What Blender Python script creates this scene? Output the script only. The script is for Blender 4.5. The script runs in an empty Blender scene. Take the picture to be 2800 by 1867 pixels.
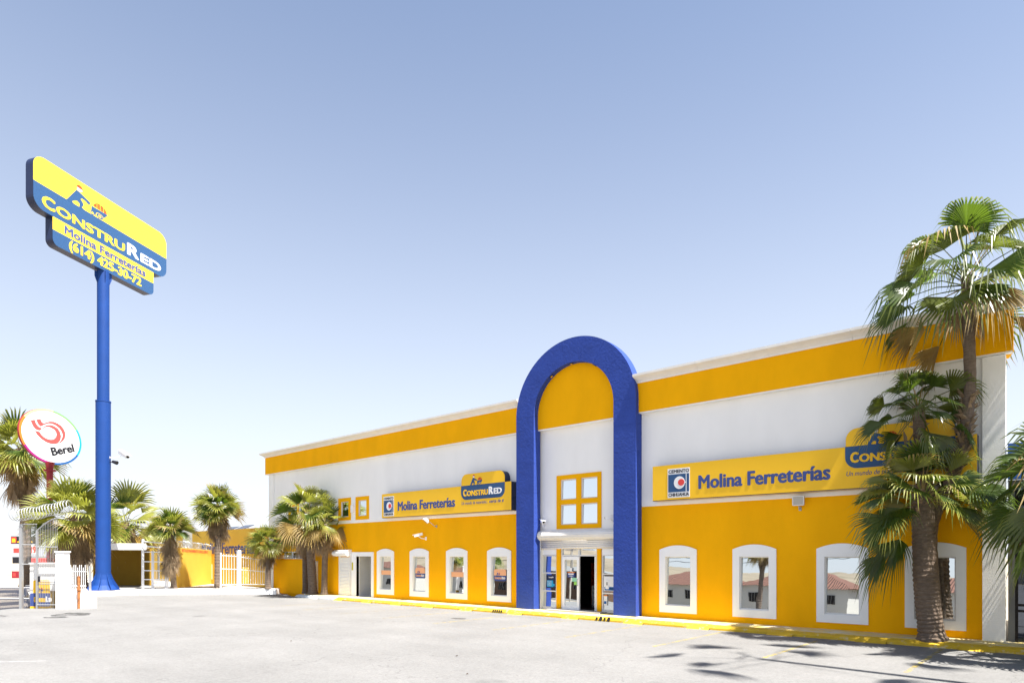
import bpy, math, random
from mathutils import Vector, Matrix, noise
from mathutils.geometry import tessellate_polygon
R = math.radians
sc = bpy.context.scene
COL = sc.collection
# ------------------------------------------------------------------ camera
cam_d = bpy.data.cameras.new('camera'); cam = bpy.data.objects.new('camera', cam_d); COL.objects.link(cam)
cam.location = (0, -20.97, 2.2); cam.rotation_euler = (R(90), 0, math.atan2(.6616845, .7497824))
cam_d.sensor_width = 36; cam_d.lens = 36*1490/2352; cam_d.shift_y = 492/2352
cam_d.clip_start = .1; cam_d.clip_end = 5000
sc.camera = cam
# ------------------------------------------------------------------ light
ELEV, ALPHA = R(64), R(5.0)          # the sun stands almost along the facade, a little in front of it
sdir = Vector((math.cos(ELEV)*math.cos(ALPHA), -math.cos(ELEV)*math.sin(ALPHA), math.sin(ELEV)))
w = bpy.data.worlds.new('World'); sc.world = w; w.use_nodes = True
nt = w.node_tree; bg = nt.nodes['Background']
sky = nt.nodes.new('ShaderNodeTexSky'); sky.sky_type = 'NISHITA'; sky.sun_disc = False
sky.sun_elevation = ELEV; sky.sun_rotation = math.atan2(sdir.x, sdir.y)
sky.altitude = 1400; sky.air_density = 1.0; sky.dust_density = 2.2; sky.ozone_density = 1.2
# the pale band of dust low in the desert sky
tc = nt.nodes.new('ShaderNodeTexCoord'); sep = nt.nodes.new('ShaderNodeSeparateXYZ'); nt.links.new(tc.outputs['Generated'], sep.inputs[0])
m1 = nt.nodes.new('ShaderNodeMath'); m1.operation = 'SUBTRACT'; m1.use_clamp = True; m1.inputs[0].default_value = 1; nt.links.new(sep.outputs[2], m1.inputs[1])
m2 = nt.nodes.new('ShaderNodeMath'); m2.operation = 'POWER'; m2.inputs[1].default_value = 2.0; nt.links.new(m1.outputs[0], m2.inputs[0])
mixs = nt.nodes.new('ShaderNodeMix'); mixs.data_type = 'RGBA'; nt.links.new(m2.outputs[0], mixs.inputs[0])
nt.links.new(sky.outputs[0], mixs.inputs[6]); mixs.inputs[7].default_value = (4.35, 4.42, 4.6, 1)
nt.links.new(mixs.outputs[2], bg.inputs[0]); bg.inputs[1].default_value = .080
sd = bpy.data.lights.new('sun', 'SUN'); sd.energy = 5.0; sd.angle = R(.55); sd.color = (1, .955, .89)
sun = bpy.data.objects.new('sun', sd); COL.objects.link(sun); sun.rotation_euler = sdir.to_track_quat('Z', 'Y').to_euler()
sun.location = (0, 0, 60)
sc.view_settings.view_transform = 'Standard'; sc.view_settings.look = 'None'
sc.view_settings.gamma = 1; sc.view_settings.exposure = 1.56
sc.view_settings.use_curve_mapping = False
sc.cycles.max_bounces = 8; sc.cycles.use_denoising = True

# ------------------------------------------------------------------ materials
def mat(name, c, rough=.8, var=.0, vs=2., stretch=(1, 1, 1), bump=0., bs=30., metal=0., spec=.35, c2=None, c2s=1., c2lo=.5, c2hi=.65, coat=0.):
    m = bpy.data.materials.new(name); m.use_nodes = True; t = m.node_tree; b = t.nodes['Principled BSDF']
    b.inputs['Roughness'].default_value = rough; b.inputs['Metallic'].default_value = metal
    b.inputs['Specular IOR Level'].default_value = spec; b.inputs['Coat Weight'].default_value = coat
    b.inputs['Base Color'].default_value = (*c, 1)
    if var or c2 or bump:
        g = t.nodes.new('ShaderNodeNewGeometry'); mp = t.nodes.new('ShaderNodeMapping'); mp.inputs['Scale'].default_value = stretch
        t.links.new(g.outputs['Position'], mp.inputs[0])
    out = None
    if var:
        n = t.nodes.new('ShaderNodeTexNoise'); n.inputs['Scale'].default_value = vs; n.inputs['Detail'].default_value = 6; n.inputs['Roughness'].default_value = .62
        t.links.new(mp.outputs[0], n.inputs[0])
        mr = t.nodes.new('ShaderNodeMapRange'); mr.inputs[1].default_value = .3; mr.inputs[2].default_value = .7
        mr.inputs[3].default_value = 1-var; mr.inputs[4].default_value = 1+var
        t.links.new(n.outputs[0], mr.inputs[0])
        mx = t.nodes.new('ShaderNodeMix'); mx.data_type = 'RGBA'; mx.blend_type = 'MULTIPLY'; mx.inputs[0].default_value = 1
        mx.inputs[6].default_value = (*c, 1); t.links.new(mr.outputs[0], mx.inputs[7]); out = mx.outputs[2]
    if c2:
        n = t.nodes.new('ShaderNodeTexNoise'); n.inputs['Scale'].default_value = c2s; n.inputs['Detail'].default_value = 8; n.inputs['Roughness'].default_value = .65
        t.links.new(mp.outputs[0], n.inputs[0])
        mr = t.nodes.new('ShaderNodeMapRange'); mr.inputs[1].default_value = c2lo; mr.inputs[2].default_value = c2hi
        t.links.new(n.outputs[0], mr.inputs[0])
        mx = t.nodes.new('ShaderNodeMix'); mx.data_type = 'RGBA'; t.links.new(mr.outputs[0], mx.inputs[0])
        if out: t.links.new(out, mx.inputs[6])
        else: mx.inputs[6].default_value = (*c, 1)
        mx.inputs[7].default_value = (*c2, 1); out = mx.outputs[2]
    if out: t.links.new(out, b.inputs['Base Color'])
    if bump:
        n = t.nodes.new('ShaderNodeTexNoise'); n.inputs['Scale'].default_value = bs; n.inputs['Detail'].default_value = 5
        t.links.new(g.outputs['Position'], n.inputs[0])
        bn = t.nodes.new('ShaderNodeBump'); bn.inputs['Strength'].default_value = bump; bn.inputs['Distance'].default_value = .03
        t.links.new(n.outputs[0], bn.inputs['Height']); t.links.new(bn.outputs[0], b.inputs['Normal'])
    return m
def mirror(name, c, wob=.02, dark=(.03, .035, .04), fac=.9):
    m = bpy.data.materials.new(name); m.use_nodes = True; t = m.node_tree; b = t.nodes['Principled BSDF']
    b.inputs['Base Color'].default_value = (*dark, 1); b.inputs['Roughness'].default_value = .05
    gl = t.nodes.new('ShaderNodeBsdfGlossy'); gl.inputs[0].default_value = (*c, 1); gl.inputs['Roughness'].default_value = .004
    g = t.nodes.new('ShaderNodeNewGeometry'); n = t.nodes.new('ShaderNodeTexNoise'); n.inputs['Scale'].default_value = 1.3
    t.links.new(g.outputs['Position'], n.inputs[0]); bn = t.nodes.new('ShaderNodeBump'); bn.inputs['Strength'].default_value = wob; bn.inputs['Distance'].default_value = .05
    t.links.new(n.outputs[0], bn.inputs['Height']); t.links.new(bn.outputs[0], gl.inputs['Normal'])
    mx = t.nodes.new('ShaderNodeMixShader'); mx.inputs[0].default_value = fac
    t.links.new(b.outputs[0], mx.inputs[1]); t.links.new(gl.outputs[0], mx.inputs[2]); t.links.new(mx.outputs[0], t.nodes['Material Output'].inputs[0])
    return m
def leafmat(name, c, tr, rough=.38):
    m = bpy.data.materials.new(name); m.use_nodes = True; t = m.node_tree; b = t.nodes['Principled BSDF']
    g = t.nodes.new('ShaderNodeNewGeometry'); n = t.nodes.new('ShaderNodeTexNoise'); n.inputs['Scale'].default_value = 1.7; n.inputs['Detail'].default_value = 5
    t.links.new(g.outputs['Position'], n.inputs[0]); mr = t.nodes.new('ShaderNodeMapRange'); mr.inputs[1].default_value = .3; mr.inputs[2].default_value = .7; mr.inputs[3].default_value = .6; mr.inputs[4].default_value = 1.5
    t.links.new(n.outputs[0], mr.inputs[0]); mx = t.nodes.new('ShaderNodeMix'); mx.data_type = 'RGBA'; mx.blend_type = 'MULTIPLY'; mx.inputs[0].default_value = 1
    mx.inputs[6].default_value = (*c, 1); t.links.new(mr.outputs[0], mx.inputs[7]); t.links.new(mx.outputs[2], b.inputs['Base Color'])
    b.inputs['Roughness'].default_value = rough; b.inputs['Specular IOR Level'].default_value = .5
    tl = t.nodes.new('ShaderNodeBsdfTranslucent'); tl.inputs[0].default_value = (*tr, 1)
    ms = t.nodes.new('ShaderNodeMixShader'); ms.inputs[0].default_value = .35
    t.links.new(b.outputs[0], ms.inputs[1]); t.links.new(tl.outputs[0], ms.inputs[2]); t.links.new(ms.outputs[0], t.nodes['Material Output'].inputs[0])
    return m
YEL = (.92, .435, .003)
M = dict(
 yellow=mat('yellow stucco paint', YEL, .75, var=.065, vs=.8, stretch=(1.0, 1, .45), bump=.25, bs=40, spec=.06),
 yellow2=mat('yellow wall paint', (.74, .47, .07), .8, var=.05, vs=.7, bump=.2, bs=25, spec=.2),
 ochre=mat('ochre wall paint', (.27, .16, .012), .85, var=.06, bump=.2),
 white=mat('white stucco paint', (.90, .88, .84), .75, var=.035, vs=.8, stretch=(1.1, 1, .4), bump=.15, bs=40, spec=.2),
 trim=mat('white trim paint', (.88, .88, .87), .6, var=.02, bump=.05),
 cornice=mat('off white cornice', (.78, .75, .70), .7, var=.04, vs=3),
 blue=mat('blue stucco paint', (.024, .058, .30), .7, var=.10, vs=1.4, bump=.4, bs=11, spec=.3),
 blue_metal=mat('blue enamel', (.006, .046, .215), .6, var=.08, vs=1.2, spec=.3),
 navy=mat('navy vinyl', (.030, .085, .20), .5, spec=.25),
 navy2=mat('navy lettering', (.05, .08, .25), .5, spec=.3),
 dark_blue=mat('dark blue sheet metal', (.012, .02, .06), .45, spec=.4),
 face=mat('yellow sign vinyl', (.92, .53, .02), .42, var=.01, spec=.25),
 face2=mat('lemon sign vinyl', (.86, .60, .05), .45, spec=.3),
 facew=mat('white sign vinyl', (.80, .80, .80), .5),
 red=mat('red vinyl', (.70, .06, .05), .5), orange=mat('orange vinyl', (.62, .065, .012), .5),
 salmon=mat('salmon vinyl', (.58, .085, .075), .5), black=mat('black vinyl', (.015, .015, .02), .5),
 beige=mat('beige sign underside', (.55, .42, .27), .7, var=.1, vs=4),
 frame=mat('aluminium window frame', (.72, .71, .68), .5, spec=.5),
 glass=mirror('mirror film glass', (.74, .79, .82)),
 glass_dark=mirror('store glass', (.62, .68, .72), fac=.82),
 skyglass=mirror('upper glass', (.86, .90, .93), wob=.01),
 asphalt=None,
 concrete=mat('pale concrete', (.42, .39, .35), .9, var=.12, vs=2.5, bump=.4, bs=25),
 curb=mat('worn yellow kerb paint', (.60, .38, .02), .7, var=.12, vs=6, bump=.3, bs=30, c2=(.62, .55, .38), c2s=5, c2lo=.56, c2hi=.74),
 walk=mat('yellow painted walk', (.72, .55, .16), .8, var=.08, vs=4, bump=.3, bs=30, c2=(.62, .57, .45), c2s=1.6, c2lo=.42, c2hi=.62),
 curbw=mat('pale blue kerb paint', (.55, .60, .62), .8, var=.08, vs=4, bump=.3, bs=30, c2=(.60, .57, .50), c2s=2),
 grey=mat('grey block', (.34, .34, .33), .85, var=.06, bump=.3, bs=30),
 steel=mat('galvanised steel', (.42, .43, .44), .45, metal=.6, spec=.5),
 whitemetal=mat('white painted steel', (.80, .80, .80), .45, spec=.5),
 rust=mat('rusty orange steel', (.42, .16, .05), .8, var=.4, vs=14, c2=(.10, .05, .03), c2s=12),
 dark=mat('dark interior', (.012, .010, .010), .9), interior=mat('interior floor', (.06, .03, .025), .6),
 darkglass=mirror('neighbour glass', (.20, .22, .26), dark=(.01, .012, .016), fac=.6),
 greyp=mat('grey cladding', (.20, .20, .19), .6, var=.06), bluep=mat('blue cladding panel', (.05, .14, .46), .4, var=.06),
 tile=None, trunk=mat('palm trunk bark', (.155, .115, .085), .9, var=.35, vs=7, stretch=(1, 1, 3.5), bump=1., bs=22),
 boots=mat('old frond bases', (.27, .19, .12), .9, var=.4, vs=8, bump=.5),
 sand=mat('pale dry terrain', (.34, .29, .22), .95, var=.15, vs=.05, bump=.5, bs=.8, c2=(.20, .18, .10), c2s=.12, c2lo=.55, c2hi=.7),
 sticker_y=mat('yellow sticker', (.55, .47, .02), .5), sticker_c=mat('cyan sticker', (.02, .33, .60), .5),
 peach=mat('peach window film', (.82, .42, .22), .5), green=mat('green note', (.30, .62, .12), .6), mint=mat('mint note', (.28, .62, .42), .6),
 magenta=mat('magenta vinyl', (.38, .02, .20), .5), cyan=mat('turquoise vinyl', (.01, .34, .40), .5), lime=mat('lime vinyl', (.20, .50, .14), .5),
 cream=mat('cream vinyl', (.62, .52, .28), .5), bluev=mat('blue vinyl', (.01, .10, .32), .5), orangev=mat('amber vinyl', (.70, .20, .03), .5),
 redmetal=mat('dark red steel', (.28, .02, .03), .5), brown=mat('brown wall', (.12, .07, .045), .9, var=.1),
 solar=mat('solar cell', (.02, .025, .05), .2, spec=.6), grass=mat('dry grass', (.12, .16, .03), .9, var=.3, vs=10),
 hill=mat('dry hillside', (.20, .165, .115), .95, var=.2, vs=.02, c2=(.13, .11, .07), c2s=.05), roofdark=mat('dark roof sheet', (.035, .04, .06), .95, spec=.05),
 housew=mat('house wall paint', (.46, .45, .42), .85), passage=mat('passage block paint', (.50, .50, .50), .8, var=.05, bump=.2),
 wire=mat('black cable', (.02, .02, .02), .7), clear=mat('lamp lens', (.45, .42, .36), .2, spec=.6),
 leafA=leafmat('palm leaf green', (.050, .082, .014), (.16, .26, .02)), leafD=leafmat('palm leaf deep olive', (.085, .105, .02), (.20, .25, .025), .32), leafB=leafmat('palm leaf olive', (.21, .22, .045), (.46, .48, .06)),
 leafC=leafmat('palm leaf yellowing', (.27, .19, .06), (.38, .25, .06), .6), dead=leafmat('dry palm frond', (.31, .23, .14), (.36, .25, .15), .8),
)
# asphalt: worn, pale, with grain, patches and oil stains
m = bpy.data.materials.new('worn asphalt'); m.use_nodes = True; t = m.node_tree; b = t.nodes['Principled BSDF']; M['asphalt'] = m
g = t.nodes.new('ShaderNodeNewGeometry')
def nz(scale, detail=4, rough=.6, vec=None):
    n = t.nodes.new('ShaderNodeTexNoise'); n.inputs['Scale'].default_value = scale; n.inputs['Detail'].default_value = detail; n.inputs['Roughness'].default_value = rough
    t.links.new(vec or g.outputs['Position'], n.inputs[0]); return n.outputs[0]
def rng(s, a, b_, c, d):
    r = t.nodes.new('ShaderNodeMapRange'); t.links.new(s, r.inputs[0])
    for i, v in enumerate((a, b_, c, d)): r.inputs[i+1].default_value = v
    return r.outputs[0]
def mul(a, b_):
    q = t.nodes.new('ShaderNodeMath'); q.operation = 'MULTIPLY'; t.links.new(a, q.inputs[0]); t.links.new(b_, q.inputs[1]); return q.outputs[0]
mp = t.nodes.new('ShaderNodeMapping'); mp.inputs['Scale'].default_value = (.25, 1, 1); t.links.new(g.outputs['Position'], mp.inputs[0])
grain = rng(nz(17, 6, .85), .34, .66, .78, 1.18); speck = rng(nz(26, 3, .6), .60, .72, 1, .66)
patch = rng(nz(.35, 5, .6), .3, .7, .90, 1.10); streak = rng(nz(.8, 6, .65, mp.outputs[0]), .35, .7, .95, 1.06)
stain = rng(nz(.55, 3, .5), .70, .80, 1, .62)
wn = t.nodes.new('ShaderNodeTexNoise'); wn.inputs['Scale'].default_value = .9; wn.inputs['Detail'].default_value = 5; t.links.new(g.outputs['Position'], wn.inputs[0])
wm = t.nodes.new('ShaderNodeMix'); wm.data_type = 'RGBA'; wm.blend_type = 'LINEAR_LIGHT'; wm.inputs[0].default_value = .9; t.links.new(g.outputs['Position'], wm.inputs[6]); t.links.new(wn.outputs[1], wm.inputs[7])
vo = t.nodes.new('ShaderNodeTexVoronoi'); vo.feature = 'DISTANCE_TO_EDGE'; vo.inputs['Scale'].default_value = .16; t.links.new(wm.outputs[2], vo.inputs[0])
crack = rng(vo.outputs[0], .0006, .0022, .72, 1)
v = mul(mul(mul(grain, speck), crack), mul(patch, mul(streak, stain)))
mx = t.nodes.new('ShaderNodeMix'); mx.data_type = 'RGBA'; mx.blend_type = 'MULTIPLY'; mx.inputs[0].default_value = 1
mx.inputs[6].default_value = (.191, .188, .182, 1); t.links.new(v, mx.inputs[7]); t.links.new(mx.outputs[2], b.inputs['Base Color'])
b.inputs['Roughness'].default_value = .9; b.inputs['Specular IOR Level'].default_value = .25
bn = t.nodes.new('ShaderNodeBump'); bn.inputs['Strength'].default_value = .7; bn.inputs['Distance'].default_value = .02
t.links.new(nz(38, 4, .7), bn.inputs['Height']); t.links.new(bn.outputs[0], b.inputs['Normal'])
# terracotta roof tiles
m = mat('terracotta tile', (.15, .070, .048), .85, var=.25, vs=3); M['tile'] = m; t = m.node_tree
g = t.nodes.new('ShaderNodeNewGeometry'); bn = t.nodes.new('ShaderNodeBump'); bn.inputs['Strength'].default_value = 1; bn.inputs['Distance'].default_value = .12
wv = t.nodes.new('ShaderNodeTexWave'); wv.inputs['Scale'].default_value = 1.1; wv.bands_direction = 'X'; t.links.new(g.outputs['Position'], wv.inputs[0])
t.links.new(wv.outputs[0], bn.inputs['Height']); t.links.new(bn.outputs[0], t.nodes['Principled BSDF'].inputs['Normal'])

# ------------------------------------------------------------------ mesh tools
class Fr:                               # a local frame: a along u, b along v, c outwards
    def __init__(s, o, u, v, w): s.o, s.u, s.v, s.w = Vector(o), Vector(u), Vector(v), Vector(w)
    def __call__(s, a, b, c=0): return s.o + s.u*a + s.v*b + s.w*c
FAC = Fr((0, 0, 0), (1, 0, 0), (0, 0, 1), (0, -1, 0))
WLD = Fr((0, 0, 0), (1, 0, 0), (0, 1, 0), (0, 0, 1))
class MB:
    def __init__(s): s.V, s.F, s.I, s.m = [], [], [], 0
    def add(s, vs, fs):
        n = len(s.V); s.V += [tuple(v) for v in vs]; s.F += [tuple(i+n for i in f) for f in fs]; s.I += [s.m]*len(fs); return s
    def box(s, x0, x1, y0, y1, z0, z1):
        vs = [(x, y, z) for z in (z0, z1) for y in (y0, y1) for x in (x0, x1)]
        return s.add(vs, [(0, 2, 3, 1), (4, 5, 7, 6), (0, 1, 5, 4), (2, 6, 7, 3), (0, 4, 6, 2), (1, 3, 7, 5)])
    def fbox(s, fr, a0, a1, b0, b1, c0, c1):
        vs = [fr(a, b, c) for c in (c0, c1) for b in (b0, b1) for a in (a0, a1)]
        return s.add(vs, [(0, 2, 3, 1), (4, 5, 7, 6), (0, 1, 5, 4), (2, 6, 7, 3), (0, 4, 6, 2), (1, 3, 7, 5)])
    def prism(s, fr, loops, c0, c1):
        tri = tessellate_polygon([[Vector((a, b, 0)) for a, b in l] for l in loops]); flat = [p for l in loops for p in l]; n = len(flat)
        vs = [fr(a, b, c1) for a, b in flat]+[fr(a, b, c0) for a, b in flat]
        fs = [tuple(x) for x in tri]+[(x[0]+n, x[2]+n, x[1]+n) for x in tri]
        k = 0
        for l in loops:
            for i in range(len(l)):
                j = (i+1) % len(l); fs.append((k+i, k+i+n, k+j+n, k+j))
            k += len(l)
        return s.add(vs, fs)
    def tube(s, pts, r, n=8, cap=True):
        pts = [Vector(p) for p in pts]; rs = r if isinstance(r, (list, tuple)) else [r]*len(pts)
        vs, fs = [], []; ref = Vector((0, 0, 1)); prev = None
        for i, p in enumerate(pts):
            d = (pts[min(i+1, len(pts)-1)]-pts[max(i-1, 0)]).normalized()
            if prev is None: a = d.cross(ref if abs(d.z) < .9 else Vector((1, 0, 0))).normalized()
            else: a = (prev-d*prev.dot(d)).normalized()
            prev = a; c = d.cross(a)
            for k in range(n):
                th = 2*math.pi*k/n; vs.append(p+(a*math.cos(th)+c*math.sin(th))*rs[i])
        for i in range(len(pts)-1):
            for k in range(n): fs.append((i*n+k, i*n+(k+1) % n, (i+1)*n+(k+1) % n, (i+1)*n+k))
        if cap: fs += [tuple(range(n))[::-1], tuple(range((len(pts)-1)*n, len(pts)*n))]
        return s.add(vs, fs)
    def build(s, name, m, parent=None, smooth=False):
        me = bpy.data.meshes.new(name); me.from_pydata(s.V, [], s.F); ms = m if isinstance(m, (list, tuple)) else [m]
        for x in ms: me.materials.append(x)
        if len(ms) > 1: me.polygons.foreach_set('material_index', s.I)
        if smooth: me.polygons.foreach_set('use_smooth', [True]*len(me.polygons))
        me.update(); o = bpy.data.objects.new(name, me); COL.objects.link(o)
        if parent:
            o.parent = parent; p = parent
            while p: o.location -= p.location; p = p.parent if False else None
            o.matrix_parent_inverse = Matrix(); o.location = -world_loc(parent)
        return o
def world_loc(p):
    v = Vector((0, 0, 0))
    while p: v = v+p.location; p = p.parent
    return v
def tag(o, label=None, cat=None, group=None, kind=None):
    for k, v in (('label', label), ('category', cat), ('group', group), ('kind', kind)):
        if v: o[k] = v
    return o
def thing(name, label, cat, loc=(0, 0, 0), group=None):
    o = bpy.data.objects.new(name, None); COL.objects.link(o); o.location = loc; o.empty_display_size = .3
    return tag(o, label, cat, group)
def arc(cx, cy, rx, ry, a0, a1, n):
    return [(cx+rx*math.cos(R(a0+(a1-a0)*i/n)), cy+ry*math.sin(R(a0+(a1-a0)*i/n))) for i in range(n+1)]
def rrect(x0, x1, y0, y1, r, n=6, corners='abcd'):   # a bottom-left, b bottom-right, c top-right, d top-left
    p = []
    for k, (cx, cy, a) in zip('abcd', ((x0, y0, 180), (x1, y0, 270), (x1, y1, 0), (x0, y1, 90))):
        if k in corners: p += arc(cx+(r if k in 'ad' else -r), cy+(r if k in 'ab' else -r), r, r, a, a+90, n)
        else: p.append((cx, cy))
    return p
def rect(x0, x1, y0, y1): return [(x0, y0), (x1, y0), (x1, y1), (x0, y1)]
def panel(mb, y, x0, x1, z0, z1, holes=(), depth=.16):     # wall sheet with openings and their reveals
    xs = sorted({x0, x1, *[h[0] for h in holes], *[h[1] for h in holes]}); zs = sorted({z0, z1, *[h[2] for h in holes], *[h[3] for h in holes]})
    for i in range(len(xs)-1):
        for j in range(len(zs)-1):
            a, b, c, d = xs[i], xs[i+1], zs[j], zs[j+1]; mx_, mz = (a+b)/2, (c+d)/2
            if any(h[0] < mx_ < h[1] and h[2] < mz < h[3] for h in holes): continue
            mb.add([(a, y, c), (b, y, c), (b, y, d), (a, y, d)], [(0, 1, 2, 3)])
    for a, b, c, d in holes:
        q = y+depth
        mb.add([(a, y, c), (a, q, c), (a, q, d), (a, y, d)], [(0, 1, 2, 3)]); mb.add([(b, y, c), (b, y, d), (b, q, d), (b, q, c)], [(0, 1, 2, 3)])
        mb.add([(a, y, d), (a, q, d), (b, q, d), (b, y, d)], [(0, 1, 2, 3)]); mb.add([(a, y, c), (b, y, c), (b, q, c), (a, q, c)], [(0, 1, 2, 3)])
_cache = {}
def glyphs(body, off=.0, shear=0.):
    k = (body, off, shear)
    if k in _cache: return _cache[k]
    cu = bpy.data.curves.new('lettering', 'FONT'); cu.body = body; cu.offset = off; cu.shear = shear; cu.resolution_u = 3
    o = bpy.data.objects.new('lettering', cu); COL.objects.link(o); dg = bpy.context.evaluated_depsgraph_get()
    me = bpy.data.meshes.new_from_object(o.evaluated_get(dg)); vs = [(v.co.x, v.co.y) for v in me.vertices]; fs = [tuple(p.vertices) for p in me.polygons]
    bpy.data.objects.remove(o); bpy.data.curves.remove(cu); bpy.data.meshes.remove(me)
    _cache[k] = (vs, fs); return vs, fs
def letters(mb, fr, body, a0, a1, base, cap, c=.004, off=.0, shear=0., slope=0.):
    if off > .008:
        q = cap*off*1.7
        for k, (da, db) in enumerate(((-1, 0), (1, 0), (0, .6), (0, -.6), (-.7, .45), (.7, .45), (.7, -.45), (-.7, -.45))):
            letters(mb, fr, body, a0+q+da*q, a1-q+da*q, base+q*.25+db*q+slope*da*q, cap-q*.5, c+.0003*(k+1), 0, shear, slope)
        return mb
    vs, fs = glyphs(body, off, shear); H = glyphs('H', off)[0]; hc = max(y for x, y in H); lo = min(y for x, y in H)
    xa, xb = min(x for x, y in vs), max(x for x, y in vs)
    P = [((x-xa)/(xb-xa)*(a1-a0)+a0, (y-lo)/(hc-lo)*cap+base) for x, y in vs]
    n = len(P); E = {}
    for f in fs:
        for i in range(len(f)):
            e = (f[i], f[(i+1) % len(f)]); E[e] = 1
    mb.add([fr(a, b+slope*(a-a0), c) for a, b in P]+[fr(a, b+slope*(a-a0), 0) for a, b in P],
           list(fs)+[(i, i+n, j+n, j) for (i, j) in E if (j, i) not in E])
    return mb

# ------------------------------------------------------------------ the ground
def sstep(a, b, x): t_ = max(0, min(1, (x-a)/(b-a))); return t_*t_*(3-2*t_)
def gz(x, y):
    d = math.hypot(x, y+20)
    z = -.42-7*sstep(60, 160, d)*(1 if y > -60 else .0)-2.4*sstep(0, 14, -36-x)*sstep(0, 8, -14-y)*(1-sstep(60, 160, d))
    if y < -70:
        h = sstep(110, 430, d)*(23+8*noise.noise(Vector((x*.006, y*.006, 3)))+4*noise.noise(Vector((x*.02, y*.02, 7))))
        z += h*sstep(-70, -200, y)*1.0 if False else h*sstep(0, 120, -70-y)
    return z
ax = sorted({s*(i/40)**2.2*2600 for i in range(41) for s in (-1, 1)})
mb = MB(); n = len(ax)
mb.add([(x-10, y-20, gz(x-10, y-20)) for y in ax for x in ax], [(j*n+i, j*n+i+1, (j+1)*n+i+1, (j+1)*n+i) for j in range(n-1) for i in range(n-1)])
fs_ = mb.F; isH = lambda f_: sum(mb.V[i][1] for i in f_)/4 < -105
mb.F = [f_ for f_ in fs_ if not isH(f_)]; mb.I = [0]*len(mb.F); tag(mb.build('ground', M['sand'], smooth=True), kind='structure')
mb.F = [f_ for f_ in fs_ if isH(f_)]; mb.I = [0]*len(mb.F); tag(mb.build('hills', M['hill'], smooth=True), kind='structure')
EDGE = [(-42.96, -6.41), (-43.5, -7.35), (-43.2, -8.45), (-41.6, -9.5), (-37.5, -10.7), (-34.5, -11.6)]
mb = MB()
mb.prism(WLD, [[(14, -46), (14, -1.15), (-34.6, -1.15), (-36.8, -.2), (-39.4, -.2), (-45, -6.4), (-45, -9), (-36, -12.2), (-34.9, -12.9), (-35.9, -14), (-34.3, -16.5), (-33.5, -46)]], -.30, -.15)
tag(mb.build('asphalt', M['asphalt']), kind='structure')
# raised paved island behind the plinth and round the pylon, with its worn shoulder
mb = MB(); ins = [(-42.96, -6.41)]+EDGE[1:]
top = [(-37.4, -.95), (-37.9, -.05), (-70, -.05), (-70, -6.6), (-46.3, -11.3), (-38.5, -12.75), (-36.3, -13.1), (-35.9, -12.7), (-34.9, -11.75)]+EDGE[::-1][1:]
mb.prism(WLD, [top], -.3, .16)
toe = [(x+.55, y-.25) for x, y in EDGE]
for i in range(len(EDGE)-1):
    a, b_, c, d = EDGE[i], EDGE[i+1], toe[i+1], toe[i]
    mb.add([(*a, .16), (*b_, .16), (*c, -.147), (*d, -.147)], [(0, 1, 2, 3)])
tag(mb.build('island_pavement', M['concrete']), kind='structure')
# sidewalk and kerb
mb = MB(); mb.box(-33.6, -17.9, -1.05, .02, -.25, 0); mb.box(-17.9, -12.15, -1.05, .35, -.25, 0); mb.box(-12.15, 14, -1.05, .02, -.25, 0)
tag(mb.build('sidewalk', M['walk']), kind='structure')
mb = MB(); x = -33.9; random.seed(4); segs = []
while x < 14: L_ = random.uniform(1.5, 2.1); segs.append((x, x+L_, 1)); segs.append((x+L_, x+L_+.75, 0)); x += L_+.75
mb.m = 0
for a, b_, k in segs:
    mb.m = 1 if a < -30.3 else 0
    pr = [(-1.0, -.006), (-1.12, -.012), (-1.24, -.045), (-1.30, -.085)]+([(-1.31, -.15)] if k else [(-1.36, -.125), (-1.42, -.152)])
    vs = [(xx, y, z) for xx in (a, b_) for y, z in pr]; q = len(pr); mb.add(vs, [(i, q+i, q+i+1, i+1) for i in range(q-1)])
    mb.add([(xx, y, z) for xx in (a,) for y, z in ((-1.30, -.085), (-1.31, -.15), (-1.36, -.125), (-1.42, -.152))], [(0, 2, 3, 1)])
    mb.add([(-0+b_, y, z) for y, z in ((-1.30, -.085), (-1.31, -.15), (-1.36, -.125), (-1.42, -.152))], [(0, 1, 3, 2)])
kerb = tag(mb.build('kerb', [M['curb'], M['curbw']]), kind='structure')
def decal_mat(name, c, lo, hi, sc_, rough=.9, amt=1.):
    m = bpy.data.materials.new(name); m.use_nodes = True; t = m.node_tree; b = t.nodes['Principled BSDF']; b.inputs['Base Color'].default_value = (*c, 1); b.inputs['Roughness'].default_value = rough; b.inputs['Specular IOR Level'].default_value = .1
    g = t.nodes.new('ShaderNodeNewGeometry'); n = t.nodes.new('ShaderNodeTexNoise'); n.inputs['Scale'].default_value = sc_; n.inputs['Detail'].default_value = 7; n.inputs['Roughness'].default_value = .7; t.links.new(g.outputs['Position'], n.inputs[0])
    r = t.nodes.new('ShaderNodeMapRange'); t.links.new(n.outputs[0], r.inputs[0]); r.inputs[1].default_value = lo; r.inputs[2].default_value = hi; r.inputs[4].default_value = amt
    tr = t.nodes.new('ShaderNodeBsdfTransparent'); mx = t.nodes.new('ShaderNodeMixShader'); t.links.new(r.outputs[0], mx.inputs[0]); t.links.new(tr.outputs[0], mx.inputs[1]); t.links.new(b.outputs[0], mx.inputs[2]); t.links.new(mx.outputs[0], t.nodes['Material Output'].inputs[0]); return m
M['line'] = decal_mat('worn yellow line', (.55, .42, .10), .42, .62, 5, amt=.6); M['lineW'] = decal_mat('worn white line', (.6, .6, .6), .45, .65, 4, amt=.6); M['oil'] = decal_mat('oil stain', (.05, .05, .048), .36, .62, 2.2, .6, .75)
mb = MB()
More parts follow.
